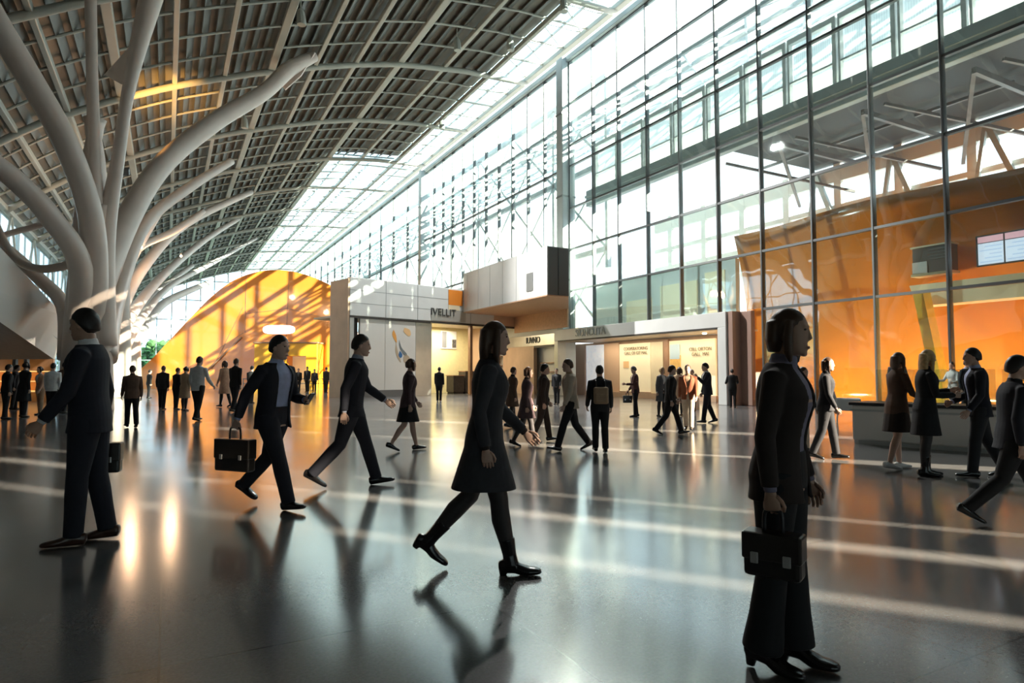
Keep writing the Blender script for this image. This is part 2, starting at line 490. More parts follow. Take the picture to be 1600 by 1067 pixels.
# slab, ceiling and trusses above the orange wall
bm = NB(); box2(bm, (24.3, 2, 12.5), (31.0, 22.5, 12.75)); struct(link('ceiling_inner', bm, mat('dark_ceiling', (0.025, 0.025, 0.035), .5, noise=.3, nscale=.6)), 'dark ceiling of the building behind the glass', 'ceiling')
bm = NB(); box2(bm, (24.2, 2, 12.45), (24.6, Y0, 13.5), bev=.03); box2(bm, (24.1, 2, 13.0), (24.3, Y0, 13.15)); struct(link('trim_3', bm, M_column), 'pale slab edge band behind the glass', 'trim')
k = 0
y = 3.5
while y < 22:
    bm = NB()
    beam(bm, (24.8, y, 12.1), (30.4, y, 12.1), .16, .22); beam(bm, (24.8, y, 12.1), (30.4, y + 3.2, 10.6), .14, .14); beam(bm, (30.4, y, 10.6), (24.8, y + 3.2, 12.1), .12, .12)
    beam(bm, (27.6, y, 12.3), (27.6, y + 3.6, 12.3), .12, .12)
    tag(link('ceiling_truss', bm, mat('truss_steel', (0.25, 0.25, 0.27), .4, .4)), 'grey steel truss under the dark ceiling behind the glass', 'truss', 'trusses behind the glass')
    bm = NB()
    beam(bm, (30.68, y + .6, 7.4), (30.68, y + 2.4, 12.2), .22, .22); beam(bm, (30.68, y + 3.2, 7.4), (30.68, y + 2.4, 12.2), .16, .16)
    tag(link('diagonal_brace', bm, M_column), 'slanted grey steel brace above the orange wall behind the glass', 'brace', 'braces behind the glass')
    y += 4.1
bm = NB(); box2(bm, (30.5, 2, 7.05), (30.86, 23, 7.42)); struct(link('trim_6', bm, M_grey), 'grey floor beam behind the orange wall', 'beam')
# back windows of that building
bm = NB()
y = 2.0
while y < Y0 + 1:
    box2(bm, (30.9, y - .2, 0), (31.2, y + .2, 12.5)); y += 3.2
for z in (7.2, 8.9, 10.2, 11.9): box2(bm, (30.92, 2, z - (.35 if z > 11 else .12)), (31.18, Y0 + 1, z + (.5 if z > 11 else .12)))
box2(bm, (30.9, 2, 0), (31.2, Y0 + 1, 4.0))
struct(link('wall_outer', bm, M_white), 'white framed outer wall seen through the glass', 'wall')
bm = NB(); box2(bm, (23.4, 1.2, 0), (31.2, 1.6, 18.4)); struct(link('wall_sun_block', bm, M_white), 'unseen end wall behind the glass, added to block the sun', 'wall')  # out of view, added to cut the sun through the near bays
# upper storey of white framed windows with pleated blinds
for k in range(13):
    ya = Y0 - 2.53 * (k + 1) + .1; yb = ya + 2.43
    o = empty('window_%d' % (95 + k), (25.0, (ya + yb) / 2, 13.5)); struct(o, 'white framed window with a pleated blind behind the glass facade', 'window', 'upper blind windows')
    h = (yb - ya) / 2
    bm = NB()
    box2(bm, (-.1, -h, 0), (.15, -h + .18, 3.3)); box2(bm, (-.1, h - .1, 0), (.15, h, 3.3)); box2(bm, (-.1, -h + .18, 3.05), (.15, h - .1, 3.3)); box2(bm, (-.1, -h + .18, 0), (.15, h - .1, .2)); box2(bm, (-.08, -h + .18, 1.2), (.1, h - .1, 1.28))
    link('frame', bm, M_white, o)
    bm = NB(); box2(bm, (.2, -h + .15, .3), (.22, h - .08, 3.1)); link('blind', bm, M_blind, o)
# diagonal glass roof beyond the facade
bm = NB()
def lat(x, y): return (x, y, 18.6 + (x - 24) * .42)
for k in range(-8, 26):
    y = k * 4.2
    for (xa, ya, xb, yb) in ((24, y, 38, y + 12), (24, y + 12, 38, y), (24, y, 38, y)):
        beam(bm, lat(xa, ya), lat(xb, yb), .12, .16)
for x in (24, 27.5, 31, 34.5, 38): beam(bm, lat(x, -30), lat(x, 120), .16, .2)
struct(link('trim_4', bm, mat('lattice_paint', (0.55, 0.62, 0.66), .4)), 'diagonal lattice of the glass roof beyond the facade', 'lattice')

# pale diagonal steelwork outside the far facade
bm = NB()
for k in range(12):
    y = 36 + 7 * k
    for j in range(3):
        z = 4 + 6.2 * j
        beam(bm, (27, y, z), (27, y + 7, z + 6.2), .14, .2); beam(bm, (27, y + 7, z), (27, y, z + 6.2), .10, .14)
    box2(bm, (26.9, y - .15, 0), (27.2, y + .15, 22.5))
for z in (4, 10.2, 16.4, 22.6): box2(bm, (26.9, 36, z - .18), (27.2, 120, z + .18))
struct(link('trim_7', bm, mat('lattice_paint', (0.55, 0.62, 0.66), .4)), 'pale diagonal steelwork outside the far facade', 'lattice')
# ================================================================== SHOPS
# left shop block: a long fascia on a plane that turns away from the facade
A0, A1 = ground(545, 622), ground(905, 611.2)
ax = (A1 - A0); AL = ax.length; ax.normalize(); an = Vector((ax.y, -ax.x, 0))       # an points to the viewer
if an.dot(-A0) < 0: an = -an
A_RZ = math.atan2(ax.y, ax.x)
def acoord(px, off=0.0):
    """distance along the block front where the column px crosses it (off metres behind the front)"""
    r = ray(px, 583); o = A0 - an * off
    # EYE + r t = o + ax s
    det = r.x * (-ax.y) - r.y * (-ax.x)
    dx, dy = o.x, o.y
    t = (dx * (-ax.y) - dy * (-ax.x)) / det
    p = r * t
    return (Vector((p.x, p.y, 0)) - Vector((o.x, o.y, 0))).dot(ax)
FZ0, FZ1 = 4.80, 7.06
S = empty('shop_block', A0, A_RZ)          # local x along the front, local -y towards the viewer
tag(S, 'pale panelled shop front with tall fascia beside the orange curved building', 'shop')
def sgn(y): return y
s740 = acoord(772)
bm = NB(); box2(bm, (0, 0, FZ0), (s740, .35, FZ1), bev=.02)
link('fascia', bm, M_white, S)
bm = NB()
for px in (602, 652, 735): 
    s = acoord(px); box2(bm, (s - .015, -.006, FZ0), (s + .015, .02, FZ1))
for z in (5.55, 6.3): box2(bm, (0, -.005, z - .012), (s740, .02, z + .012))
link('panel_joint', bm, M_frame, S)
bm = NB(); box2(bm, (s740, 0, FZ0), (AL, .35, FZ1), bev=.02); o = link('wood_fascia', bm, mat('fascia_wood', (0.62, 0.42, 0.28), .4, noise=.1, nscale=1.0), S); o['label'] = 'tan wooden end of the fascia'
bm = NB(); box2(bm, (0, -.02, FZ0 - .12), (AL, .3, FZ0)); link('lintel', bm, M_dark, S)
bm = NB(); box2(bm, (-.12, .02, 0), (-.002, 2.1, FZ1 - .1)); o = link('side_wall', bm, M_tan, S)
bm = NB(); box2(bm, (0, 0, 0), (.28, .5, FZ0)); link('jamb', bm, M_grey, S)
sP0, sP1, sP2, sP3 = acoord(562), acoord(602), acoord(650), acoord(675)
bm = NB(); box2(bm, (.28, .3, 0), (sP0, .5, FZ0 - .1)); link('reveal', bm, M_dark, S)
for a, b in ((sP0, sP1), (sP1, sP2)):
    bm = NB(); box2(bm, (a + .012, .05, .42), (b - .012, .2, FZ0 - .14), bev=.01); link('white_panel', bm, mat('poster_white', (0.82, 0.80, 0.76), .3, noise=.03, nscale=.5), S)
bm = NB(); box2(bm, (sP2, .05, .0), (sP3, .3, FZ0 - .14), bev=.01); link('metal_panel', bm, M_metal, S)
bm = NB(); box2(bm, (.28, .02, 0), (sP2, .25, .42)); link('plinth', bm, mat('plinth_grey', (0.16, 0.16, 0.16), .4), S)
# poster motif on the white panel (plain abstract shapes)
def blob(nm, pts, m, y=.04):
    bm = NB(); P = catmull([(x, z) for x, z in pts] + [pts[0]], 5)[:-1]
    prism(bm, [Vector((x, y, z)) for x, z in P], (0, .012, 0)); return link(nm, bm, m, S)
def pz(px, py):
    s = acoord(px); d = (A0 + ax * s)
    dist = d.x * _fw.x + d.y * _fw.y
    return (s, CAM_H + ray(px, py).z * dist)
mo = mat('poster_orange', (0.9, 0.42, 0.1), .5); mg = mat('poster_grey', (0.22, 0.25, 0.26), .5); mb = mat('poster_blue', (0.05, 0.18, 0.42), .5); mt = mat('poster_tan', (0.6, 0.48, 0.34), .5); mlo = mat('poster_peach', (0.92, 0.6, 0.3), .5)
blob('poster_leaf', [pz(615, 515), pz(619, 524), pz(620, 535), pz(616, 530), pz(613, 522)], mo)
blob('poster_leaf', [pz(632, 512), pz(640, 515), pz(642, 523), pz(638, 525), pz(631, 518)], mlo)
blob('poster_curve', [pz(624, 531), pz(628, 543), pz(636, 553), pz(633, 556), pz(627, 548), pz(624, 540)], mg)
blob('poster_drop', [pz(625, 548), pz(629, 554), pz(627, 559), pz(623, 556)], mb)
blob('poster_stem', [pz(619, 534), pz(621, 545), pz(624, 556), pz(627, 566), pz(622, 560), pz(618, 548)], mt)
blob('poster_stem', [pz(634, 553), pz(640, 558), pz(639, 568), pz(632, 566), pz(631, 558)], mt)
# sign letters, accent panel
sx, sz = pz(692, 488.5)
M = Matrix.Translation((sx, -.03, sz)) @ Matrix.Rotation(R(90), 4, 'X')
text('sign_letters', 'IVELLIT', .66, .03, M_letter, S, M)
bm = NB(); a, _ = pz(673, 480); b, _ = pz(727, 480); box2(bm, (a, -.025, FZ0 + .06), (b, .01, FZ0 + .82)); link('sign_board', bm, mat('sign_backing', (0.55, 0.57, 0.54), .3, .3), S)
a, b = acoord(700), acoord(722)
bm = NB(); box2(bm, (a, -.03, 5.95), (b, .02, FZ1 - .1)); o = link('accent_panel', bm, M_orange, S); o['label'] = 'orange accent square'
bm = NB(); box2(bm, (a, -.028, 5.62), (b - .25, .02, 5.95)); o = link('accent_panel', bm, M_cream, S); o['label'] = 'cream accent square'
# shop interior behind the front
bm = NB(); box2(bm, (sP3, 4.2, 0), (AL + 1, 4.4, FZ0 + .2)); o = link('back_wall', bm, mat('yellow_wall', (0.82, 0.76, 0.44), .5, noise=.05), S)
bm = NB(); box2(bm, (0, .36, FZ0), (AL + 1, 4.4, FZ0 + .12)); link('shop_ceiling', bm, mat('shop_ceiling', (0.6, 0.52, 0.42), .6), S)
bm = NB(); box2(bm, (sP3 - .1, .3, 0), (sP3 + .1, 4.2, FZ0)); link('partition', bm, M_cream, S)
s1, s2 = acoord(733, 4.2), acoord(742, 4.2)
bm = NB(); box2(bm, (s1, 3.0, 0), (AL + 1, 4.15, FZ0)); o = link('display_wall', bm, M_tan, S)
bm = NB(); box2(bm, (acoord(736), .1, 0), (acoord(736) + .22, .32, FZ0 - .12)); link('post', bm, M_brown, S)
a, b = acoord(688, 4.2), acoord(712, 4.2)
bm = NB(); box2(bm, (a, 4.12, 3.25), (b, 4.2, 4.55)); o = link('picture', bm, mat('picture_white', (0.85, 0.86, 0.84), .4), S)
bm = NB(); box2(bm, (a + .08, 4.09, 3.35), (a + .48, 4.12, 4.5)); link('picture_panel', bm, mat('picture_grey', (0.22, 0.23, 0.25), .4), o)
bm = NB(); box2(bm, (b - .42, 4.09, 3.35), (b - .06, 4.12, 3.95)); link('picture_panel', bm, mat('picture_dark', (0.12, 0.12, 0.12), .4, noise=.6, nscale=9), o)
for i, (z, w) in enumerate(((1.3, .0), (2.0, .2), (2.7, .1), (3.4, .3))):
    bm = NB(); box2(bm, (s1 + .6 + w, 2.55, z), (AL - .6, 3.0, z + .07)); link('shelf', bm, M_brown, S)
lt = bpy.data.lights.new('shop_fill', 'AREA'); lt.energy = 260; lt.size = 3; lt.color = (1, .86, .62)  # area light without a fixture, added to brighten the shop interior
lo = bpy.data.objects.new('shop_fill', lt); COL.objects.link(lo); lo.parent = S; lo.location = (sP3 + 3.2, 2.2, FZ0 - .15)
for i, (px0, px1, h) in enumerate(((703, 720, 1.25), (722, 744, 1.55), (747, 764, 1.2))):
    a, b = acoord(px0, 2), acoord(px1, 2)
    ctr = A0 + ax * ((a + b) / 2) - an * 2.0
    t = empty('display_cabinet', ctr, A_RZ)
    tag(t, ('low dark display cabinet in front of the yellow shop wall', 'taller dark display cabinet in the middle of the shop opening', 'short dark cabinet at the right of the tan display wall')[i], 'cabinet')
    bm = NB(); box2(bm, (-(b - a) / 2, -.4, .12), ((b - a) / 2, .4, h), bev=.03); link('body', bm, mat('cabinet_dark', (0.05, 0.045, 0.045), .35, noise=.2), t)
    bm = NB(); box2(bm, (-(b - a) / 2 - .03, -.43, h), ((b - a) / 2 + .03, .43, h + .05)); link('top', bm, M_brown, t)
    bm = NB(); box2(bm, (-(b - a) / 2 + .06, -.34, 0), ((b - a) / 2 - .06, .34, .12)); link('base', bm, M_black, t)

# canopy box that juts out over the shops: wedge in plan, from the shop fascia to the fat column
def on_front(X, off):
    """the point with this X that lies off metres in front of the block's front plane"""
    o = A0 + an * off; t_ = (X - o.x) / ax.x; return Vector((X, (o + ax * t_).y, 0))
CZ0, CZ1 = 5.50, 8.15
c0 = at(855, 462, (CZ0 - CAM_H) / (at(855, 462, 1).z - CAM_H))
CX, CY = c0.x, c0.y
r889 = ray(889, 583)
cR = Vector((r889.x, r889.y, 0)) * (CY / r889.y); cE = Vector((r889.x, r889.y, 0)) * (22.25 / r889.x)
plan = [Vector((CX, CY, 0)), Vector((cR.x, CY, 0)), Vector((22.25, cE.y, 0)), on_front(22.25, .03), on_front(CX, .03)]
cb = empty('canopy_box', (CX, CY, 0)); tag(cb, 'white boxed canopy jutting out over the shops beside the fat column', 'canopy')
pl = [p - Vector((CX, CY, 0)) for p in plan]
Lf = pl[4].y
bm = NB(); prism(bm, [p + Vector((0, 0, CZ0 + .06)) for p in pl], (0, 0, CZ1 - CZ0 - .06)); link('shell', bm, M_white, cb)
M_sof = mat('soffit_wood', (0.60, 0.36, 0.22), .4, noise=.1)
bm = NB(); prism(bm, [p + Vector((0, 0, CZ0)) for p in pl], (0, 0, .06)); o = link('soffit', bm, M_sof, cb); o['label'] = 'tan wooden underside'
bm = NB(); box2(bm, (.04, -.05, CZ0 + .06), (pl[1].x - .02, 0, CZ1 - .05)); o = link('end_panel', bm, mat('end_grey', (0.09, 0.085, 0.08), .35, .3), cb); o['label'] = 'dark grey end panel'
bm = NB(); box2(bm, (pl[1].x * .5 - .02, -.07, CZ0 + .06), (pl[1].x * .5 + .02, -.05, CZ1 - .05)); link('seam', bm, M_black, cb)
bm = NB(); box2(bm, (pl[3].x - .12, pl[2].y, 4.34), (pl[3].x, pl[3].y - .02, CZ0)); o = link('wood_skirt', bm, M_sof, cb); o['label'] = 'tan wooden skirt under the canopy'
q = on_x(828, 445, CX).y - CY
bm = NB(); box2(bm, (-.03, q - .35, CZ0 + .45), (.01, q + .35, CZ0 + 1.45)); link('vent', bm, M_frame, cb)
y = 1.7
while y < Lf - .5:
    bm = NB(); box2(bm, (-.008, y - .012, CZ0 + .06), (.01, y + .012, CZ1)); link('panel_joint', bm, M_grey, cb); y += 1.7

# portal shops along the facade
PXX = 22.0
yb0, yb1 = on_x(1135, 583, PXX).y, on_x(866, 583, PXX).y
Bp = empty('shop_portal', (PXX, (yb0 + yb1) / 2, 0))
tag(Bp, 'pale framed shop portal under the glass facade with cream lit windows', 'shop')
h = (yb1 - yb0) / 2
bm = NB(); box2(bm, (0, -h, 0), (.6, -h + .5, 3.5), bev=.02); link('jamb', bm, M_white, Bp)
bm = NB(); box2(bm, (0, h - .45, 0), (.6, h, 3.5), bev=.02); link('jamb', bm, M_grey, Bp)
bm = NB(); box2(bm, (0, -h, 3.5), (.85, h, 4.2), bev=.02); link('fascia', bm, M_white, Bp)
bm = NB(); box2(bm, (.03, -h + .45, 3.42), (2.6, h - .4, 3.5)); link('soffit', bm, mat('soffit_tan', (0.5, 0.4, 0.3), .4), Bp)
bm = NB(); box2(bm, (-.01, -h + .5, 3.44), (.05, h - .45, 3.52)); link('lintel', bm, M_dark, Bp)
def py_(px, dx=2.4): return on_x(px, 583, PXX + dx).y - (yb0 + yb1) / 2
def panel(nm, px0, px1, z0, z1, m, dx=2.3, th=.12, par=None):
    a, b = py_(px0, dx), py_(px1, dx)
    bm = NB(); box2(bm, (dx, min(a, b), z0), (dx + th, max(a, b), z1)); return link(nm, bm, m, par or Bp)
panel('back_wall', 862, 1140, 0, 3.4, M_tan, 2.45, .1)
panel('wall_panel', 866, 914, .0, 3.3, mat('rose_wall', (0.48, 0.34, 0.28), .5), 2.3)
panel('display_screen', 916, 944, .3, 3.25, mat('pale_screen', (0.75, 0.78, 0.82), .3, emit=.25, noise=.2, nscale=2), 2.3)
panel('wall_panel', 944, 967, .0, 3.3, mat('peach_wall', (0.72, 0.50, 0.34), .5), 2.3)
pA = panel('lit_poster', 968, 1016, .35, 3.2, M_creamlit, 2.28)
panel('wall_panel', 1017, 1036, .2, 3.2, M_cream, 2.3)
panel('door_leaf', 1037, 1044, 0, 3.3, M_brown, 2.2)
pB = panel('lit_poster', 1046, 1118, .25, 3.2, M_creamlit, 2.28)
panel('notice', 1047, 1062, 2.2, 3.0, mat('notice_blue', (0.55, 0.72, 0.82), .4), 2.22, .04)
panel('notice', 1047, 1063, 1.6, 2.4, mat('notice_orange', (0.92, 0.55, 0.18), .4, noise=.15, nscale=8), 2.23, .04)
panel('motif', 974, 982, 1.75, 2.15, mlo, 2.24, .03)
def pane_text(px0, px1, z, s, m, rows):
    a = (py_(px0, 2.2) + py_(px1, 2.2)) / 2
    Mx = Matrix.Translation((2.23, a, z)) @ Matrix.Rotation(R(-90), 4, 'Z') @ Matrix.Rotation(R(90), 4, 'X')
    text('poster_text', rows, s, .01, m, Bp, Mx)
pane_text(974, 1012, 2.75, .26, mat('poster_ink', (0.28, 0.22, 0.14), .5), 'COOPERATORING\nGALL OF GIT MAL')
pane_text(1078, 1110, 2.55, .26, mat('poster_ink', (0.28, 0.22, 0.14), .5), 'CELL ORTON\nGALL  MAI')
panel('sill', 944, 1118, .0, .3, M_tan, 2.1, .3)
bm = NB(); c = on_x(1101, 532, PXX + 1.4); ball(bm, (1.4, c.y - (yb0 + yb1) / 2, 3.40), (.12, .12, .04)); link('downlight', bm, mat('lamp_warm', (1, .9, .7), .4, emit=8, emit_col=(1, .85, .55)), Bp)
Mx = Matrix.Translation((-.02, on_x(922, 517, PXX).y - (yb0 + yb1) / 2, 3.86)) @ Matrix.Rotation(R(-90), 4, 'Z') @ Matrix.Rotation(R(90), 4, 'X')
text('sign_letters', 'SIUNCLITA', .62, .025, M_letter2, Bp, Mx)
lt = bpy.data.lights.new('portal_lamp', 'AREA'); lt.shape = 'RECTANGLE'; lt.size = .8; lt.size_y = 10; lt.energy = 110; lt.color = (1, .84, .6)
lo = bpy.data.objects.new('portal_lamp', lt); COL.objects.link(lo); lo.parent = Bp; lo.location = (1.3, 0, 3.38)
# the smaller portal further along
yc0, yc1 = yb1 + .02, on_x(786, 583, PXX + .1).y
Cp = empty('shop_portal', (PXX + .1, (yc0 + yc1) / 2, 0))
tag(Cp, 'narrow tan shop portal left of the lit portal, under the canopy box', 'shop')
h = (yc1 - yc0) / 2
bm = NB(); box2(bm, (0, -h, 3.3), (.85, h, 4.05), bev=.02); link('fascia', bm, M_metal, Cp)
yo = on_x(834, 583, PXX + .1).y - (yc0 + yc1) / 2
bm = NB(); box2(bm, (0, yo, 0), (.25, h, 3.3)); link('side_wall', bm, M_tan, Cp)
bm = NB(); box2(bm, (.8, -h, 0), (.85, h, 3.3)); link('back_wall', bm, M_tan, Cp)
bm = NB(); box2(bm, (.02, -h + .01, 3.18), (.2, yo, 3.3)); link('lintel', bm, M_dark, Cp)
for z in (.9, 1.5, 2.1):
    bm = NB(); box2(bm, (.35, -h + .3, z), (.8, yo - .2, z + .06)); link('shelf', bm, M_brown, Cp)
Mx = Matrix.Translation((-.02, on_x(833, 526, PXX + .1).y - (yc0 + yc1) / 2, 3.68)) @ Matrix.Rotation(R(-90), 4, 'Z') @ Matrix.Rotation(R(90), 4, 'X')
text('sign_letters', 'IUVNO', .6, .025, M_letter, Cp, Mx)
# white infill wall between the lower portals and the canopy
bm = NB(); box2(bm, (FX - .3, Y0 + .85, 0), (FX - .1, 62, 6.2)); struct(link('wall_far', bm, M_white), 'white wall under the canopy box', 'wall')
# rose reveal column right of the portal
bm = NB(); box2(bm, (FX - .35, yb0 - .9, 0), (FX - .1, yb0 - .05, 4.2), bev=.03); box2(bm, (FX - .85, yb0 - .3, 0), (FX - .35, yb0 - .05, 4.2))
struct(link('trim_5', bm, mat('rose_column', (0.42, 0.27, 0.22), .4)), 'rose brown reveal beside the lit shop portal', 'trim')

# ---------------------------------------------------------------- fittings on the orange wall
bm = NB()
p = on_x(1425, 415, OX - .5); q = on_x(1483, 380, OX - .5)
o = empty('wall_vent', (OX - .45, (p.y + q.y) / 2, 0)); tag(o, 'dark recessed opening with a cream frame on the orange wall', 'vent')
hw = abs(p.y - q.y) / 2; z0, z1 = 5.25, 6.25
bm = NB(); box2(bm, (0, -hw, z0), (.5, hw, z1)); link('recess', bm, M_dark, o)
bm = NB(); box2(bm, (-.05, -hw - .06, z0 - .1), (.5, hw + .06, z0)); box2(bm, (-.05, -hw - .06, z1), (.5, hw + .06, z1 + .06)); link('frame', bm, M_cream, o)
bm = NB(); box2(bm, (-.04, hw - .55, z0), (.02, hw, z0 + .45)); link('box', bm, M_metal, o)
for k in range(5):
    bm = NB(); box2(bm, (-.03, -hw, z0 + .5 + k * .12), (0, hw - .6, z0 + .53 + k * .12)); link('louvre', bm, M_dframe, o)
p = on_x(1523, 400, OX - .7)
o = empty('information_board', (OX - .62, p.y, 0)); tag(o, 'backlit information board with white and pink tables on the orange wall', 'board')
bm = NB(); box2(bm, (0, -3.4, 5.2), (.12, 0, 6.3), bev=.02); link('casing', bm, M_dframe, o)
bcol = [mat('board_white', (0.75, 0.78, 0.9), .4, emit=.55), mat('board_pink', (0.85, 0.45, 0.5), .4, emit=.5), mat('board_blue', (0.55, 0.66, 0.85), .4, emit=.5)]
for c in range(4):
    y1 = -.08 - c * .84
    bm = NB(); box2(bm, (-.02, y1 - .78, 5.25), (0, y1, 6.0)); link('table', bm, bcol[0], o)
    bm = NB(); box2(bm, (-.02, y1 - .78, 6.03), (0, y1, 6.24)); link('heading', bm, bcol[1], o)
    bm = NB()
    for r_ in range(5): box2(bm, (-.026, y1 - .74, 5.32 + r_ * .135), (-.02, y1 - .06 - .15 * (r_ % 3), 5.36 + r_ * .135))
    link('rows', bm, bcol[2], o)
# cream ledge and yellow slanted post near the counter
a, b = on_x(1432, 470, OX - 1.1), on_x(1640, 460, OX - 1.1)
bm = NB(); prism(bm, [(OX - 1.1, a.y, 3.95), (OX - 1.1, b.y - 3, 3.95), (OX - 1.1, b.y - 3, 4.75), (OX - 1.1, a.y + .25, 4.75)], (.9, 0, 0))
tag(link('cream_ledge', bm, M_cream), 'cream ledge jutting from the orange wall behind the glass', 'ledge')
a, b = on_x(1478, 600, OX - 1.5), on_x(1440, 465, OX - 1.5)
bm = NB(); beam(bm, (OX - 1.5, a.y, 0), (OX - 1.5, b.y, 4.4), .5, .35); tag(link('slanted_post', bm, M_yellow), 'yellow slanted post standing in front of the orange wall', 'post')
# warm uplights washing the orange wall
for i, y in enumerate((6.5, 10.5, 14.0, 17.5, 21)):
    o = empty('uplight', (FX + 1.0, y, 0)); tag(o, 'small floor uplight washing the orange wall behind the glass', 'lamp', 'orange wall uplights')
    bm = NB(); box2(bm, (-.12, -.35, 0), (.12, .35, .12), bev=.02); link('housing', bm, M_dframe, o)
    lt = bpy.data.lights.new('uplight', 'AREA'); lt.shape = 'RECTANGLE'; lt.size = .2; lt.size_y = .6; lt.energy = 120; lt.color = (1, .72, .38)
    lo = bpy.data.objects.new('uplight_beam', lt); COL.objects.link(lo); lo.parent = o; lo.location = (0, 0, .16); lo.rotation_euler = (R(180), R(35), 0)

# white service counter in front of the glass
cp0, cp1 = ground(1332, 693), ground(1500, 706)
d = (cp1 - cp0).normalized(); cn = Vector((d.y, -d.x, 0)); cn = cn if cn.dot(-cp0) > 0 else -cn
CT = empty('service_counter', cp0, math.atan2(d.y, d.x)); tag(CT, 'long white service counter with a black top edge and glass screen', 'counter')
L = 9.0
side = 1 if (Matrix.Rotation(math.atan2(d.y, d.x), 3, 'Z') @ Vector((0, 1, 0))).dot(-cn) > 0 else -1
def cbx(nm, a, b, m, bev=0): 
    bm = NB(); box2(bm, (a[0], a[1] * side, a[2]), (b[0], b[1] * side, b[2]), bev=bev); return link(nm, bm, m, CT)
cbx('front', (0, .0, .08), (L, .12, .78), mat('counter_white', (0.8, 0.78, 0.74), .25), .03)
cbx('end_panel', (0, .1, .0), (.1, .9, .78), M_white)
cbx('kick', (.1, .05, 0), (L, .12, .1), M_grey)
cbx('top', (-.04, -.05, .78), (L, .95, .84), M_black, .01)
cbx('ledge', (-.02, -.02, .66), (L, .02, .70), M_grey)
for k in range(4): cbx('glass_screen', (.3 + k * 2.1, .5, .84), (2.3 + k * 2.1, .52, 1.5), M_glass3)
# white lounge chair and white low screen by the glass
p = ground(1326, 660)
o = empty('lounge_chair', p, 0.6); tag(o, 'white shell lounge chair left of the service counter', 'chair')
bm = NB(); box(bm, (0, 0, .42), (.75, .7, .14), bev=.05); link('seat', bm, M_white, o)
bm = NB(); box(bm, (0, .38, .78), (.75, .12, .75), Matrix.Rotation(R(-14), 3, 'X'), bev=.05); link('backrest', bm, M_white, o)
for sx_ in (-.32, .32):
    bm = NB(); box(bm, (sx_ * 1.1, 0, .55), (.08, .65, .3), bev=.03); link('armrest', bm, M_white, o)
    for sy_ in (-.28, .3):
        bm = NB(); tube(bm, [(sx_, sy_, 0), (sx_ * .9, sy_ * .9, .38)], .02, 8); link('leg', bm, M_grey, o)
p = on_x(1185, 634, FX + 1.2); p.z = 0
o = empty('low_screen', p, R(90)); tag(o, 'pale low partition screen behind the glass right of the portal', 'screen')
bm = NB(); box2(bm, (-1.3, -.04, .1), (1.3, .04, 1.5), bev=.02); link('panel', bm, mat('pale_rose', (0.72, 0.62, 0.55), .4), o)
for sx_ in (-1.1, 1.1):
    bm = NB(); box2(bm, (sx_ - .03, -.2, 0), (sx_ + .03, .2, .1)); link('foot', bm, M_grey, o)

# ================================================================== ORANGE CURVED BUILDING
OD = 60.0
def op(px, py, off=0): return at(px, py, OD + off)
base_l, base_r = op(205, 607), op(522, 607)
odir = (base_r - base_l); odir.z = 0; odir.normalize()
OB = empty('orange_building', (base_l.x, base_l.y, 0), math.atan2(odir.y, odir.x))
tag(OB, 'orange humpbacked curved building at the far end of the hall', 'building')
def ol(px, py):
    p = op(px, py); v = Vector((p.x - base_l.x, p.y - base_l.y, 0)); return (v.dot(odir), p.z)
outl = [ol(205, 607), ol(212, 585), ol(240, 558), ol(270, 526), ol(300, 494), ol(330, 464), ol(360, 441), ol(390, 428), ol(420, 422), ol(450, 423), ol(480, 430), ol(505, 440), ol(521, 448)]
P = catmull(outl, 5)
P = [(x, max(0, z)) for x, z in P] + [(P[-1][0], 0)]
if P[0][1] > 0: P[0] = (P[0][0], 0)
bm = NB()
rings = []
for d_ in (0, 2, 4, 7, 10):
    rings.append([Vector((x, d_, z * (1 - .004 * d_ * d_))) for x, z in P])
skin(bm, rings)
link('shell', bm, M_orange, OB)
bm = NB()
for a, b in (((452, 425), (447, 535)), ((385, 430), (383, 520)), ((380, 520), (270, 590)), ((380, 480), (330, 580)), ((385, 490), (450, 482)), ((450, 482), (520, 500))):
    (x0, z0), (x1, z1) = ol(*a), ol(*b); beam(bm, (x0, -.01, z0), (x1, -.01, z1), .03, .03)
link('panel_joint', bm, M_brown, OB)
(x0, z0), (x1, z1) = ol(378, 527), ol(326, 578)
bm = NB(); beam(bm, (x0, -.08, z0), (x1, -.08, z1), .12, .12); link('handrail', bm, M_brown, OB)
# porch with doorway
x0, _ = ol(412, 560); x1, z1 = ol(506, 538)
dx0, _ = ol(459, 560); dx1, dz = ol(490, 557)
bm = NB(); box2(bm, (x0, -2.2, 0), (dx0, 0.3, z1)); box2(bm, (dx1, -2.2, 0), (x1, .3, z1)); box2(bm, (dx0, -2.2, dz), (dx1, .3, z1)); link('porch', bm, mat('porch_orange', (0.92, 0.45, 0.03), .3, noise=.06, nscale=.5), OB)
bm = NB(); box2(bm, (x0 - .1, -2.3, z1), (x1 + .1, .3, z1 + .12)); link('porch_cap', bm, M_brown, OB)
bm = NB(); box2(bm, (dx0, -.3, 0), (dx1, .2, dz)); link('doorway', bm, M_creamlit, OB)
# bright oval window
cx_, cz_ = ol(436, 515); rx_ = abs(ol(461, 515)[0] - cx_); rz_ = abs(ol(436, 508)[1] - cz_)
bm = NB(); prism(bm, [Vector((cx_ + rx_ * (abs(math.cos(a)) ** .5) * (1 if math.cos(a) > 0 else -1), -.06, cz_ + rz_ * (abs(math.sin(a)) ** .7) * (1 if math.sin(a) > 0 else -1))) for a in [i * math.pi / 16 for i in range(32)]], (0, .1, 0)); link('lit_window', bm, mat('lit_oval', (0.85, 0.9, 1.0), .3, emit=1.0), OB)
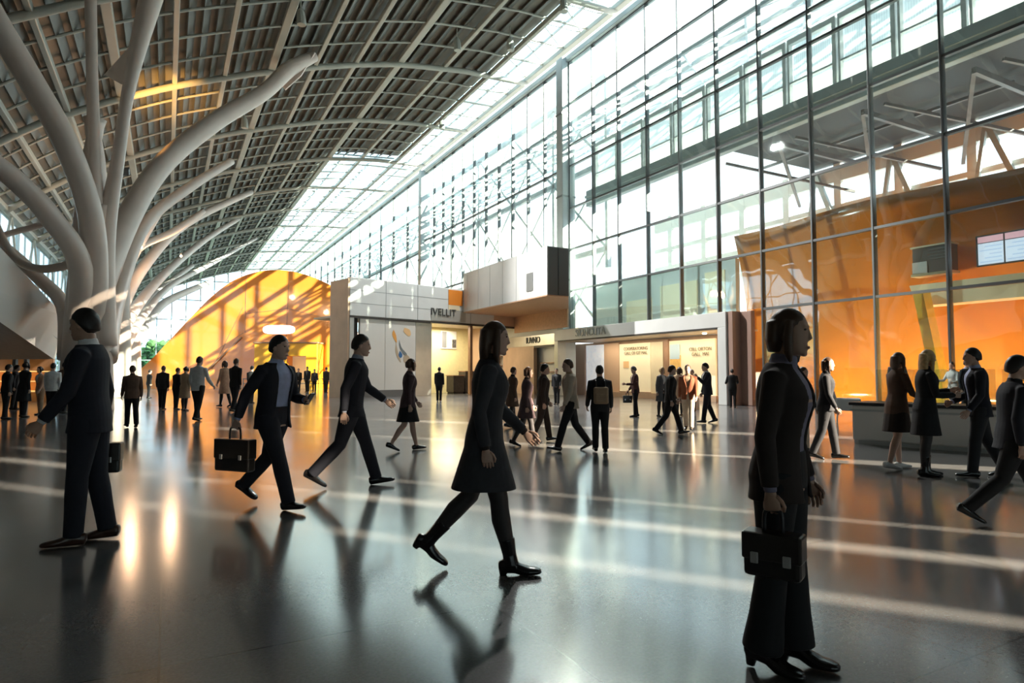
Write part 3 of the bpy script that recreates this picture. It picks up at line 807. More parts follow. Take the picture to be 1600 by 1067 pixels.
# barrier rail in front of it
p0, p1 = at(380, 600, 56), at(520, 600, 56); d = (p1 - p0); d.z = 0; L_ = d.length
o = empty('barrier_rail', (p0.x, p0.y, 0), math.atan2(d.y, d.x)); tag(o, 'low dark barrier rail in front of the orange building', 'barrier')
for z in (.55, .95):
    bm = NB(); box2(bm, (0, -.03, z - .03), (L_, .03, z + .03)); link('rail', bm, M_dframe, o)
for k in range(6):
    bm = NB(); box2(bm, (k * L_ / 5 - .03, -.03, 0), (k * L_ / 5 + .03, .03, 1.0)); link('post', bm, M_dframe, o)

# ================================================================== LEFT SIDE: canted white wall, kiosk, planting outside
def slab(nm, quad, th, m, par=None):
    bm = NB(); prism(bm, quad, th); return link(nm, bm, m, par)
q = [at(-150, 225, 16.5), at(100, 494, 27), at(84, 561, 27), at(-150, 400, 16.5)]
W = empty('canted_canopy', (q[2].x, q[2].y, 0)); tag(W, 'white canted canopy wall left of the tree column', 'canopy')
loc = [p - W.location for p in q]
back = _fw * .5 - _rt * .3
slab('white_face', loc, back, mat('canopy_white', (0.8, 0.8, 0.78), .28), W)
sof = [loc[3], loc[2], loc[2] - _rt * 8 + _fw * 2, loc[3] - _rt * 5 + _fw * 2]
slab('soffit', sof, Vector((0, 0, .15)), mat('soffit_brown', (0.42, 0.33, 0.26), .5, noise=.08), W)
bm = NB()
a_, b_ = loc[0] * .45 + loc[3] * .55, loc[1] * .45 + loc[2] * .55
beam(bm, a_ - back * .03, b_ - back * .03, .03, .03); link('seam', bm, M_grey, W)
bm = NB()
for f_ in (.35, .7):
    c_ = loc[3].lerp(loc[2], f_) - _rt * 1.2 + _fw * .8
    box(bm, (c_.x, c_.y, c_.z - .03), (.8, .8, .06))
# kiosk under the canted canopy
p = at(4, 620, 31)
K = empty('kiosk', (p.x, p.y, 0), YAW * -1); tag(K, 'dark framed kiosk with lit yellow shelves behind the left crowd', 'kiosk')
for x in (-3.0, -1.2, .55, 1.1):
    bm = NB(); box2(bm, (x - .08, -.08, 0), (x + .08, .08, 2.5)); link('post', bm, M_dframe, K)
bm = NB(); box2(bm, (-3.2, -.15, 2.4), (1.25, 2.0, 2.6)); link('roof', bm, M_dframe, K)
bm = NB(); box2(bm, (-3.1, 1.8, 0), (1.1, 1.9, 2.4)); link('back_panel', bm, M_brown, K)
for z in (.5, 1.0, 1.5):
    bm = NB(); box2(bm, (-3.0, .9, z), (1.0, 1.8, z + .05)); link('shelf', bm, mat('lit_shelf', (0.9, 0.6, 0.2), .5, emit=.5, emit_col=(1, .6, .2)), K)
# trees and hill outside the left glazing
bm = NB()
rings = []
for k in range(13):
    y = 40 + 20 * k
    rings.append([Vector((-40 - 10 * math.sin(k * .9) - 30 * (j == 0), y, z)) for j, z in enumerate((-.3, 3 + 1.5 * math.sin(k * 1.3)))] + [Vector((-90, y, 14 + 3 * math.sin(k))), Vector((-90, y, -.3))])
skin(bm, rings); struct(link('hill', bm, M_hill), 'green hill outside the left glazing', 'hill')
bm = NB(); box2(bm, (-120, -40, -.35), (-44, 400, -.3)); box2(bm, (-45, 170, -.35), (60, 400, -.3)); struct(link('ground', bm, M_hill), 'grass outside the hall', 'ground')
def leafy(px, py_top, d, w, h, lab):
    p = at(px, 583, d); rnd = random.Random(px)
    o = empty('outdoor_tree', (p.x, p.y, 0)); tag(o, lab, 'tree', 'trees outside the glazing')
    bm = NB(); tube(bm, [(0, 0, -.3), (0, 0, h * .6)], [.22, .12], 8); link('trunk', bm, M_bark, o)
    bm = NB()
    for k in range(60):
        a = rnd.uniform(0, 6.28); r = w * math.sqrt(rnd.random()) * .5; z = h * (.35 + .6 * rnd.random())
        c = Vector((r * math.cos(a), r * math.sin(a), z)); s = w * .10 * rnd.uniform(.6, 1.3)
        g = bmesh.ops.create_icosphere(bm, subdivisions=1, radius=s, matrix=Matrix.Translation(c))
        for v in g['verts']: v.co += Vector((rnd.uniform(-1, 1), rnd.uniform(-1, 1), rnd.uniform(-1, 1))) * s * .35
    link('crown', bm, M_green, o)
for i, (px, d, w, h) in enumerate(((0, 60, 4, 4.2), (38, 66, 4.2, 4.8), (74, 73, 4.4, 4.6), (236, 150, 8, 9), (262, 180, 9, 10.5), (285, 215, 11, 9), (205, 125, 7, 6))):
    leafy(px, 0, d, w, h, ('round green tree outside behind the left crowd' if i < 3 else 'distant green tree outside beyond the tail of the orange building'))

# ================================================================== TREE COLUMNS
def roof_hit(px, py):
    r = ray(px, py); t = 5.0
    while t < 130:
        p = EYE + r * t
        if p.z > zr(p.x) - .35: return t
        t += .1
    return 60.0
def tree(nm_label, base, base_d, base_r, top_h, branches, collars=(), fins=()):
    b = ground(*base) if base_d is None else at(base[0], 583, base_d); b.z = 0
    T = empty('tree_column', b); tag(T, nm_label, 'column')
    bm = NB(); tube(bm, [(0, 0, 0), (0, 0, .3), (0, 0, top_h * .5), (.0, 0, top_h), (0, 0, top_h * 1.25)], [base_r * 1.08, base_r, base_r * .82, base_r * .55, base_r * .2], 18, sub=3); link('trunk', bm, M_branch, T, smooth=True)
    d0 = (b - EYE).dot(_fw)
    for br in branches:
        pts, rad, dend = br[0], br[1], br[2]
        if dend is None: dend = roof_hit(*pts[-1])
        # distance grows along the branch from the trunk to its tip
        cum = [0]
        for p, q_ in zip(pts, pts[1:]): cum.append(cum[-1] + math.hypot(q_[0] - p[0], q_[1] - p[1]))
        W_ = [at(p[0], p[1], d0 + (dend - d0) * (c_ / cum[-1]) ** 1.15) - b for p, c_ in zip(pts, cum)]
        bm = NB(); tube(bm, W_, rad, 12, sub=6); link('branch', bm, M_branch, T, smooth=True)
    for (px, py, d_, r_, h_) in collars:
        c = at(px, py, d_) - b
        bm = NB(); tube(bm, [c - Vector((0, 0, h_ / 2)), c + Vector((0, 0, h_ * .3)), c + Vector((0, 0, h_ / 2))], [r_ * .6, r_, r_ * 1.25], 12); link('collar', bm, M_branch, T, smooth=True)
    for tri, d_ in fins:
        bm = NB(); prism(bm, [at(x, y_, d_) - b for x, y_ in tri], _fw * .12); link('fin', bm, M_branch, T)
    return T
T1 = tree('thick pale steel tree column spreading branches to the roof on the left', (135, 640), 25.0, .92, 9.0, [
    ([(112, 640), (114, 560), (124, 470), (140, 380), (146, 330)], [.42, .40, .34, .26, .2], 25.6),
    ([(158, 645), (158, 560), (154, 470), (156, 380), (162, 320)], [.44, .40, .34, .26, .2], 24.6),
    ([(136, 650), (136, 560), (140, 470), (150, 390)], [.40, .38, .32, .22], 24.0),
    ([(138, 560), (146, 430), (140, 330), (102, 222), (52, 132), (4, 52), (-40, -25)], [.55, .5, .42, .42, .42, .42, .40], None),
    ([(146, 520), (150, 400), (148, 260), (144, 120), (141, -40)], [.45, .36, .24, .20, .2], None),
    ([(160, 540), (164, 380), (184, 250), (203, 130), (238, -10), (255, -60)], [.5, .36, .24, .24, .42, .42], None),
    ([(142, 600), (150, 500), (178, 390), (245, 268), (330, 194), (410, 146), (452, 108), (492, 88)], [.6, .6, .56, .5, .48, .42, .44, .3], None),
    ([(118, 560), (126, 420), (78, 338), (28, 285), (-30, 240)], [.45, .40, .38, .36, .34], 21.0),
    ([(165, 560), (182, 470), (228, 350), (300, 290), (362, 252)], [.42, .34, .28, .26, .2], 37.0),
    ([(104, 560), (100, 480), (62, 436), (8, 388), (-40, 350)], [.32, .28, .26, .25, .25], 27.5),
    ([(112, 410), (98, 416), (62, 420), (30, 408), (6, 378), (-16, 330)], [.18, .17, .16, .16, .16, .16], 27.0),
    ([(118, 380), (80, 352), (40, 358), (-10, 372)], [.15, .13, .13, .13], 28.0),
], collars=[(147, 215, 25.6, .34, 1.5), (204, 122, 27.0, .34, 1.0)], fins=[([(163, 116), (205, 70), (204, 128), (190, 132)], 26.5), ([(425, 112), (492, 82), (470, 118), (445, 140)], 37.5)])
T2 = tree('slimmer pale tree column standing behind the thick one', (182, 625), 38.0, .8, 9.0, [
    ([(180, 570), (184, 500), (222, 420), (290, 350), (392, 300)], [.5, .46, .42, .36, .3], None),
    ([(178, 560), (182, 470), (210, 400), (250, 330), (262, 315)], [.4, .34, .26, .22, .2], 44.0),
    ([(186, 570), (200, 500), (255, 430), (320, 375), (372, 342)], [.45, .42, .36, .32, .28], None),
    ([(190, 580), (206, 520), (262, 450), (330, 412), (400, 372)], [.4, .36, .3, .28, .24], None),
    ([(176, 560), (178, 480), (196, 430), (218, 388), (270, 362), (318, 330)], [.35, .3, .26, .24, .26, .2], 50.0),
], collars=[])
T3 = tree('distant slim tree column nearest the tail of the orange building', (206, 610), 56.0, .8, 6.0, [
    ([(206, 575), (212, 530), (232, 500), (262, 470), (330, 440)], [.6, .55, .5, .4, .3], 78.0),
    ([(206, 575), (205, 535), (215, 495), (240, 460), (300, 415)], [.5, .45, .4, .36, .3], 85.0),
    ([(202, 575), (198, 540), (196, 500), (205, 470)], [.5, .45, .4, .36], 58.0),
], collars=[])
# warm spot lamps among the branches
for (px, py, d_, e_, r_, lab) in ((219, 386, 40.0, 500, .14, 'bright warm spot lamp fixed among the branches of the tree columns'), (283, 400, 48.0, 250, .09, 'smaller warm spot lamp right of the bright one among the branches')):
    p = at(px, py, d_)
    o = empty('spot_lamp', p); tag(o, lab, 'lamp')
    bm = NB(); ball(bm, (0, 0, 0), r_); link('bulb', bm, mat('bulb_glow', (1, .85, .65), .3, emit=4, emit_col=(1, .72, .45)), o, smooth=True)
    bm = NB(); tube(bm, [(0, 0, r_ * .8), (0, 0, r_ * 1.4), (0, 0, r_ * 2.4)], [r_ * .9, r_ * .8, r_ * .3], 10); link('housing', bm, M_dframe, o)
    lt = bpy.data.lights.new('spot_lamp', 'POINT'); lt.energy = e_; lt.color = (1, .62, .36); lt.shadow_soft_size = .3
    lo = bpy.data.objects.new('spot_lamp_light', lt); COL.objects.link(lo); lo.parent = o; lo.location = tuple(-_fw * .5 - _up * .2)
# warm floodlight added to the tree column for the orange patch on the roof
p = at(196, 268, 27.0)
o = empty('added_flood', p); tag(o, 'small floodlight added high on the thick tree column to tint the roof', 'lamp')
tgt = at(262, 150, roof_hit(262, 150)); dv = (tgt - p).normalized()
bm = NB(); box(bm, (0, 0, 0), (.3, .3, .25), dv.to_track_quat('-Z', 'Y').to_matrix(), bev=.03); link('housing', bm, M_dframe, o)
lt = bpy.data.lights.new('added_flood', 'SPOT'); lt.energy = 14000; lt.color = (1, .5, .12); lt.spot_size = R(24); lt.spot_blend = .9; lt.shadow_soft_size = .15
lo = bpy.data.objects.new('added_flood_light', lt); COL.objects.link(lo); lo.parent = o; lo.location = dv * .3; lo.rotation_euler = dv.to_track_quat('-Z', 'Y').to_euler()
# small spotlights hanging from the roof, beams added to brighten shops and counter
for i, (px, py) in enumerate(((797, 66), (714, 66), (690, 195), (382, 190), (470, 20), (880, 2))):
    t = roof_hit(px, py - 12); p = at(px, py - 12, t)
    o = empty('hanging_spotlight', (p.x, p.y, zr(p.x) - .1)); tag(o, 'small grey spotlight hanging from the slatted roof', 'lamp', 'roof spotlights')
    bm = NB(); tube(bm, [(0, 0, .3), (0, 0, -.5)], .04, 6); link('rod', bm, M_rib, o)
    bm = NB(); tube(bm, [(0, 0, -.45), (.0, 0, -.6), (.05, 0, -1.1), (.05, 0, -1.25)], [.10, .2, .24, .22], 10); link('housing', bm, M_rib, o)
    if i != 3:
        tg = (at(640, 450, 39), at(790, 440, 36), at(580, 540, 38), at(40, 480, 23), at(1000, 530, 30), at(1440, 650, 15))[i]
        dv = (tg - Vector((p.x, p.y, zr(p.x) - 1.5))).normalized()
        lt = bpy.data.lights.new('roof_fill', 'SPOT'); lt.energy = (9000, 9000, 9000, 9000, 16000, 14000)[i]; lt.color = (1, .97, .92); lt.spot_size = R(55); lt.spot_blend = .8; lt.shadow_soft_size = .2
        lo = bpy.data.objects.new('roof_fill_light', lt); COL.objects.link(lo); lo.parent = o; lo.location = (0, 0, -1.45); lo.rotation_euler = dv.to_track_quat('-Z', 'Y').to_euler()
# ================================================================== PEOPLE
# profiles: height, forward offset, half width, half depth (for a 1.75 m person)
T_M = [(.84, .0, .150, .100), (.92, -.005, .168, .112), (1.0, -.002, .163, .108), (1.10, .004, .150, .100), (1.20, .006, .158, .108), (1.30, .008, .172, .118), (1.38, .004, .178, .112), (1.43, -.004, .160, .088), (1.465, -.010, .110, .068), (1.50, -.006, .062, .058), (1.56, .006, .055, .056)]
T_F = [(.84, .0, .158, .105), (.92, -.008, .176, .118), (1.0, -.004, .160, .108), (1.10, .002, .128, .088), (1.20, .008, .135, .100), (1.30, .014, .150, .122), (1.38, .006, .155, .104), (1.43, -.004, .138, .080), (1.465, -.010, .095, .060), (1.50, -.006, .050, .048), (1.56, .006, .046, .047)]
def interp(prof, z):
    if z <= prof[0][0]: return prof[0][1:]
    for a, b in zip(prof, prof[1:]):
        if z <= b[0]:
            t = (z - a[0]) / (b[0] - a[0]); return tuple(a[i] + (b[i] - a[i]) * t for i in (1, 2, 3))
    return prof[-1][1:]
def sell(c, w, d, n, e=2.4):
    out = []
    for k in range(n):
        a = 2 * math.pi * k / n; ca, sa = math.cos(a), math.sin(a)
        out.append(Vector((c[0] + w * math.copysign(abs(ca) ** (2 / e), ca), c[1] + d * math.copysign(abs(sa) ** (2 / e), sa), c[2])))
    return out
SKIN = {'fair': mat('skin_fair', (0.62, 0.40, 0.30), .5), 'tan': mat('skin_tan', (0.48, 0.29, 0.20), .5)}
def cloth(nm, c, rough=.85, **kw): return mat('cloth_' + nm, c, rough, noise=.10, nscale=14, bump=.15, **kw)
C = {
 'black': cloth('black', (0.010, 0.010, 0.012)), 'navy': cloth('navy', (0.013, 0.014, 0.023)), 'charcoal': cloth('charcoal', (0.022, 0.022, 0.026)),
 'grey': cloth('grey', (0.13, 0.13, 0.14)), 'white': cloth('white', (0.72, 0.72, 0.72)), 'blue': cloth('pale_blue', (0.42, 0.47, 0.68)),
 'greyblue': cloth('grey_blue', (0.33, 0.36, 0.45)), 'lilac': cloth('lilac', (0.22, 0.20, 0.27)), 'brown': cloth('brown', (0.13, 0.075, 0.05)),
 'tan': cloth('tan', (0.45, 0.30, 0.19)), 'beige': cloth('beige', (0.62, 0.50, 0.38)), 'rust': cloth('rust', (0.35, 0.11, 0.05)), 'maroon': cloth('maroon', (0.11, 0.045, 0.04)),
 'plum': cloth('plum', (0.09, 0.055, 0.06)), 'red': cloth('red', (0.5, 0.04, 0.03)), 'peach': cloth('peach', (0.62, 0.36, 0.24)), 'darkbrown': cloth('dark_brown', (0.028, 0.018, 0.015)),
 'slate': cloth('slate', (0.045, 0.045, 0.052)),
}
HAIR = {'dark': mat('hair_dark', (0.015, 0.011, 0.009), .5), 'brown': mat('hair_brown', (0.075, 0.038, 0.02), .5), 'blonde': mat('hair_blonde', (0.62, 0.40, 0.18), .5, noise=.25, nscale=30), 'grey': mat('hair_grey', (0.16, 0.15, 0.14), .5)}
SHOE = {'black': mat('shoe_black', (0.012, 0.011, 0.011), .25), 'brown': mat('shoe_brown', (0.06, 0.025, 0.015), .3), 'white': mat('shoe_white', (0.75, 0.75, 0.73), .4)}
M_eye = mat('eye', (0.03, 0.02, 0.02), .2); M_lip = mat('lips', (0.42, 0.17, 0.14), .45); M_nylon = mat('dark_tights', (0.03, 0.025, 0.025), .6)

def person(px, py, head, face, label, sex='m', top='jacket', topc='navy', inner='white', open_=.0, hem=.82, legs='trousers', legc='black', shoec='black',
           hair='dark', long_=0.0, pose='walk', stride=1.0, armL=(10, 6, 15), armR=(-10, 6, 15), lean=3, turn=0, nod=0, skin_='fair', flare=0.0, heel=0.0, group=None,
           extra=None, lod=None, legpose=None, hemflare=1.0, boots=0.0, at_x=None):
    """px, py: where the feet stand in the picture; head: row of the crown; face: 0 away, 90 right, 180 to the viewer, 270 left"""
    g = ground(px, py); dist = gdist(py)
    Hh = CAM_H + ray(px, head).z * dist
    s = max(1.5, min(1.95, Hh)) / 1.75
    if lod is None: lod = 0 if dist < 9 else (1 if dist < 20 else 2)
    vox = (.0075, .011, .015)[lod] * (1 if lod else 1)
    nseg = (24, 18, 14)[lod]
    T = T_M if sex == 'm' else T_F
    SHW = .185 if sex == 'm' else .158
    root = empty('person', (g.x, g.y, 0), -YAW - R(face)); tag(root, label, 'person', group)
    Lm = Matrix.Rotation(-R(lean), 4, 'X')
    piv = Vector((0, 0, .95))
    def tl(v):
        v = Vector(v)
        w = min(1, max(0, (v.z - .90) / .2))
        return v.lerp(piv + (Lm @ (v - piv)), w)
    # ---- legs
    if legpose: lp = legpose
    elif pose == 'walk': lp = ((24 * stride, 6, 14 * stride), (-17 * stride, 24 * stride, -26 * stride))
    elif pose == 'mid': lp = ((12, 4, 4), (-8, 14, -12))
    else: lp = ((3, 2, 0), (-3, 3, 0))
    TH, SHN, ANK = .43, .425, .078
    ank, knees, hips = [], [], []
    for sd, (a, k, f) in zip((-1, 1), lp):
        hp = Vector((sd * .088, 0, .925)); a, k = R(a), R(k)
        kn = hp + Vector((sd * -.006, math.sin(a), -math.cos(a))) * TH
        an_ = kn + Vector((sd * -.01, math.sin(a - k), -math.cos(a - k))) * SHN
        hips.append(hp); knees.append(kn); ank.append(an_)
    # feet: build in the ankle frame, find the lowest point, then drop the whole figure onto the floor
    def foot_rings(wscale, hscale, grow):
        rows = [(-.085, .026, .030, .075), (-.07, .034, .0, .085), (-.03, .036, .0, .095), (.02, .036, .0, .088), (.07, .042, .0, .065), (.12, .047, .0, .05), (.165, .042, .0, .042), (.19, .028, .002, .034), (.202, .010, .008, .024)]
        out = []
        for y, w, zb, zt in rows:
            w = (w + grow) * wscale; zt = zt * hscale + grow; yy = y * (1.0 + grow * 4)
            zb0 = zb + (heel * max(0, min(1, (.06 - y) / .05)) if heel else 0)
            r = []
            for q in range(12):
                a_ = 2 * math.pi * q / 12
                r.append(Vector((w * math.cos(a_), yy, zb0 + (zt - zb0 + (heel * max(0, min(1, (.10 - y) / .1)) if heel else 0)) * (.5 + .5 * math.copysign(abs(math.sin(a_)) ** .6, math.sin(a_))))))
            out.append(r)
        return out
    footM = []
    low = 9
    for sd, (a, k, f), an_ in zip((-1, 1), lp, ank):
        M = Matrix.Translation(an_) @ Matrix.Rotation(R(4) * -sd, 4, 'Z') @ Matrix.Rotation(R(f), 4, 'X') @ Matrix.Translation((0, 0, -ANK - heel))
        footM.append(M)
        for r in foot_rings(1, 1, .005):
            for v in r: low = min(low, (M @ v).z)
    drop = Vector((0, 0, -low))
    S4 = Matrix.Diagonal((s, s, s, 1)) @ Matrix.Translation(drop)
    def fin(bm): bmesh.ops.transform(bm, matrix=S4, verts=bm.verts); return bm
    V = vox * 1.0
    # ---- arms
    arms = []
    for sd, (fl, ab, el) in zip((-1, 1), (armL[:3], armR[:3])):
        inr = (armL if sd < 0 else armR)[3] if len(armL if sd < 0 else armR) > 3 else 0
        sh = tl((sd * SHW, -.004, 1.405)); fl, ab, el, inr = R(fl), R(ab), R(el), R(inr)
        d1 = Vector((sd * math.sin(ab), math.sin(fl) * math.cos(ab), -math.cos(fl) * math.cos(ab)))
        d2 = Vector((sd * (math.sin(ab) * .5 - math.sin(inr)), math.sin(fl + el) * math.cos(inr), -math.cos(fl + el) * math.cos(inr))).normalized()
        e_ = sh + d1 * .29; w_ = e_ + d2 * .25
        arms.append((sh, e_, w_, d1, d2, sd))
    # ---- body, one continuous surface
    bm = NB()
    zs = [.84, .88, .92, .96, 1.0, 1.05, 1.10, 1.15, 1.20, 1.25, 1.30, 1.34, 1.38, 1.41, 1.435, 1.46, 1.48, 1.50, 1.53, 1.57]
    skin(bm, [[tl(p) for p in sell((0, interp(T, z)[0], z), interp(T, z)[1], interp(T, z)[2], nseg)] for z in zs])
    hc = Vector((0, .018, 1.638)); Hm = Matrix.Rotation(R(turn), 4, 'Z') @ Matrix.Rotation(R(-nod), 4, 'X')
    def th(v): return tl(hc + (Hm @ Vector(v)))
    hs = 1.0 if sex == 'm' else .95
    HR = [(-.118, .050, .022, .026), (-.105, .040, .045, .048), (-.085, .028, .055, .064), (-.055, .016, .062, .078), (-.02, .008, .068, .088), (.02, .002, .0735, .095), (.055, -.003, .073, .095), (.085, -.006, .064, .084), (.107, -.008, .045, .060), (.119, -.008, .018, .025)]
    skin(bm, [[th(p * hs) for p in sell((0, yo, z), w, d, nseg, 2.1)] for z, yo, w, d in HR])
    if lod < 2:
        skin(bm, [[th(Vector(v) * hs) for v in r] for r in ([(-.007, .088, .03), (.007, .088, .03), (.007, .098, .03), (-.007, .098, .03)], [(-.016, .09, -.030), (.016, .09, -.030), (.012, .119, -.026), (-.012, .119, -.026)], [(-.010, .085, -.042), (.010, .085, -.042), (.007, .104, -.038), (-.007, .104, -.038)])])
        for sd in (-1, 1):
            ball(bm, th((sd * .073 * hs, -.004, -.005)), (.010, .018, .030), 8, 6)
            ball(bm, th((sd * .030 * hs, .083 * hs, .035)), (.022, .014, .010), 8, 6)     # brow
        ball(bm, th((0, .088 * hs, -.072)), (.024, .014, .013), 8, 6)
        ball(bm, th((0, .078 * hs, -.100)), (.022, .018, .018), 8, 6)
    for sh, e_, w_, d1, d2, sd in arms:
        af = 1.0 if sex == 'm' else .86
        tube(bm, [sh + Vector((-sd * .05, 0, .0)), sh, sh + d1 * .10, sh + d1 * .2, e_, e_ + d2 * .07, e_ + d2 * .16, w_, w_ + d2 * .02], [r * af for r in (.052, .056, .050, .045, .040, .041, .035, .028, .027)], nseg - 8 if nseg > 16 else 8)
    for hp, kn, an_, M in zip(hips, knees, ank, footM):
        u, lo_ = (kn - hp), (an_ - kn)
        back = Vector((0, -.012, 0))
        tube(bm, [hp + Vector((0, 0, .03)), hp + u * .2, hp + u * .5, hp + u * .85, kn, kn + lo_ * .12 + back * .5, kn + lo_ * .32 + back, kn + lo_ * .6 + back * .5, kn + lo_ * .88, an_ + Vector((0, 0, -.03))], [.088, .086, .074, .060, .056, .055, .058, .046, .036, .036], nseg - 6)
        skin(bm, [[M @ v for v in r] for r in foot_rings(.85, .82, -.003)])
    palms = []
    for sh, e_, w_, d1, d2, sd in arms:
        nrm = Vector((-sd, 0, 0)); nrm = (nrm - d2 * nrm.dot(d2)).normalized()          # palm faces the thigh
        wid = d2.cross(nrm).normalized()
        if wid.y < 0: wid = -wid                                                       # thumb side points forward
        rings = []
        for t, w, th_ in ((.0, .024, .020), (.03, .032, .017), (.06, .041, .015), (.088, .042, .013), (.098, .036, .010)):
            c_ = w_ + d2 * t
            rings.append([c_ + wid * w * math.cos(2 * math.pi * q / 10) + nrm * th_ * math.sin(2 * math.pi * q / 10) for q in range(10)])
        skin(bm, rings)
        palms.append((w_ + d2 * .095, d2, nrm, wid, sd, w_))
    body = link('body', fin(bm), SKIN[skin_], root, bake=(V * (.8 if lod == 0 else 1), 2))
    # fingers are added to the same mesh after the skin is closed over
    bmf = NB()
    for (pc, d2, nrm, wid, sd, w_), grip in zip(palms, (armL[4] if len(armL) > 4 else 28, armR[4] if len(armR) > 4 else 28)):
        for q, (off, ln) in enumerate(((.030, .070), (.011, .079), (-.009, .073), (-.028, .056))):
            p0 = pc + wid * off - d2 * .02; dd = d2.copy(); pts = [p0]
            for j, fr in enumerate((.42, .33, .25)):
                dd = (Matrix.Rotation(R(grip * (1.0 if j else .7)), 3, d2.cross(nrm)) @ dd) if fr else dd
                pts.append(pts[-1] + dd * ln * fr * (1.25 if j == 0 else 1))
            tube(bmf, pts, [.0092, .0088, .0080, .0062], 7)
        p0 = w_ + d2 * .03 + wid * .024; dd = (d2 * .75 + wid * .6 + nrm * .25).normalized()
        tube(bmf, [p0, p0 + dd * .035, p0 + dd * .035 + (d2 * .9 + wid * .25 + nrm * .35).normalized() * .028, p0 + dd * .035 + (d2 * .9 + nrm * .45).normalized() * .052], [.0125, .0105, .0095, .007], 7)
    fin(bmf); FINGERS.append((body, bmf))
    # ---- eyes and lips
    if lod < 2:
        bm = NB()
        for sd in (-1, 1): ball(bm, th((sd * .031 * hs, .0865 * hs, .018)), (.012, .008, .006), 8, 6)
        link('eyes', fin(bm), M_eye, body)
        bm = NB(); ball(bm, th((0, .1005 * hs, -.070)), (.022, .006, .008), 8, 6); link('lips', fin(bm), M_lip, body)
    # ---- hair: a shell over the skull, open at the face
    bm = NB(); g_ = bmesh.ops.create_uvsphere(bm, u_segments=28, v_segments=18, radius=1)
    rnd = random.Random(int(px))
    for v in g_['verts']:
        d_ = v.co.normalized(); 
        w, dp, hh = .084, .106, .132
        fz = d_.z; fy = d_.y
        sm = lambda q: max(0.0, min(1.0, q)) ** 2 * (3 - 2 * max(0.0, min(1.0, q)))
        face_ = sm((fy - .02 - .35 * max(0, fz)) / .32) * sm((.62 - .30 * abs(d_.x) - fz) / .28)
        nape = sm(((-.28 - .30 * max(0, fy) if long_ or sex == 'f' else -.34 + .42 * max(0, min(1, (fy + .6) / .7))) - fz) / .24)
        kk = 1.02 + .025 * rnd.random() - .30 * max(face_, nape)
        if fy > 0 and -.15 > fz and abs(d_.x) > .5 and not long_: kk -= .06
        v.co = th(Vector((d_.x * w * kk, d_.y * dp * kk - .006, d_.z * hh * kk + .0)) * hs)
    if long_ > 0:
        rr = []
        for j in range(7):
            t = j / 6; z = .06 - long_ * t
            w = .078 + .018 * math.sin(t * 2.4); d_ = .055 - .012 * t
            c_ = Vector((0, -.055 - .03 * t * (1 - t), z))
            rr.append([th(p) for p in sell(c_, w * (1 - .35 * max(0, t - .7) / .3), d_, 14, 2.0)])
        skin(bm, rr)
        for sd in (-1, 1):
            tube(bm, [th((sd * .070, .015, .06)), th((sd * .088, .015, -.02)), th((sd * .088, .02, -.02 - long_ * .45)), th((sd * .075, .03, -.02 - long_ * .8))], [.024, .028, .026, .010], 8)
    link('hair', fin(bm), HAIR[hair], root, bake=(max(V, .008), 3))
    # ---- trousers, skirt or dark tights
    if legs in ('trousers', 'tights'):
        gr = .012 if legs == 'trousers' else .004
        bm = NB()
        skin(bm, [[tl(p) for p in sell((0, interp(T, z)[0], z), interp(T, z)[1] + gr, interp(T, z)[2] + gr, nseg)] for z in (.86, .9, .94, .98, 1.02, 1.05)])
        for hp, kn, an_ in zip(hips, knees, ank):
            u, lo_ = (kn - hp), (an_ - kn); fl = flare
            if legs == 'trousers':
                tube(bm, [hp + Vector((0, 0, .03)), hp + u * .2, hp + u * .5, hp + u * .85, kn, kn + lo_ * .3, kn + lo_ * .65, kn + lo_ * .92, an_ + lo_.normalized() * .015], [.110, .108, .094, .078, .073, .074 + fl * .15, .068 + fl * .55, .066 + fl, .066 + fl * 1.1], nseg - 4)
            else:
                bk = Vector((0, -.012, 0)); tube(bm, [hp + Vector((0, 0, .03)), hp + u * .2, hp + u * .5, hp + u * .85, kn, kn + lo_ * .12 + bk * .5, kn + lo_ * .32 + bk, kn + lo_ * .6 + bk * .5, kn + lo_ * .88, an_], [.097, .095, .083, .069, .065, .064, .067, .055, .045, .045], nseg - 4)
        link('trousers' if legs == 'trousers' else 'tights', fin(bm), C[legc] if legs == 'trousers' else M_nylon, root, bake=(V, 4))
    elif legs == 'skirt':
        bm = NB()
        kx = [max(abs(k.y) for k in knees)] 
        ym = sum(k.y for k in knees) / 2; sp = abs(knees[0].y - knees[1].y) / 2
        rr = []
        for z in (1.05, 1.0, .95, .9, .84, .78, .70, .62, .56):
            t = max(0, (.90 - z) / .4)
            i_ = interp(T, max(z, .9))
            rr.append([tl(p) for p in sell((0, i_[0] + ym * t * .8, z), i_[1] + .012 + .02 * t, i_[2] + .012 + sp * .75 * t + .03 * t, nseg)])
        skin(bm, rr); link('skirt', fin(bm), C[legc], root, bake=(V, 4))
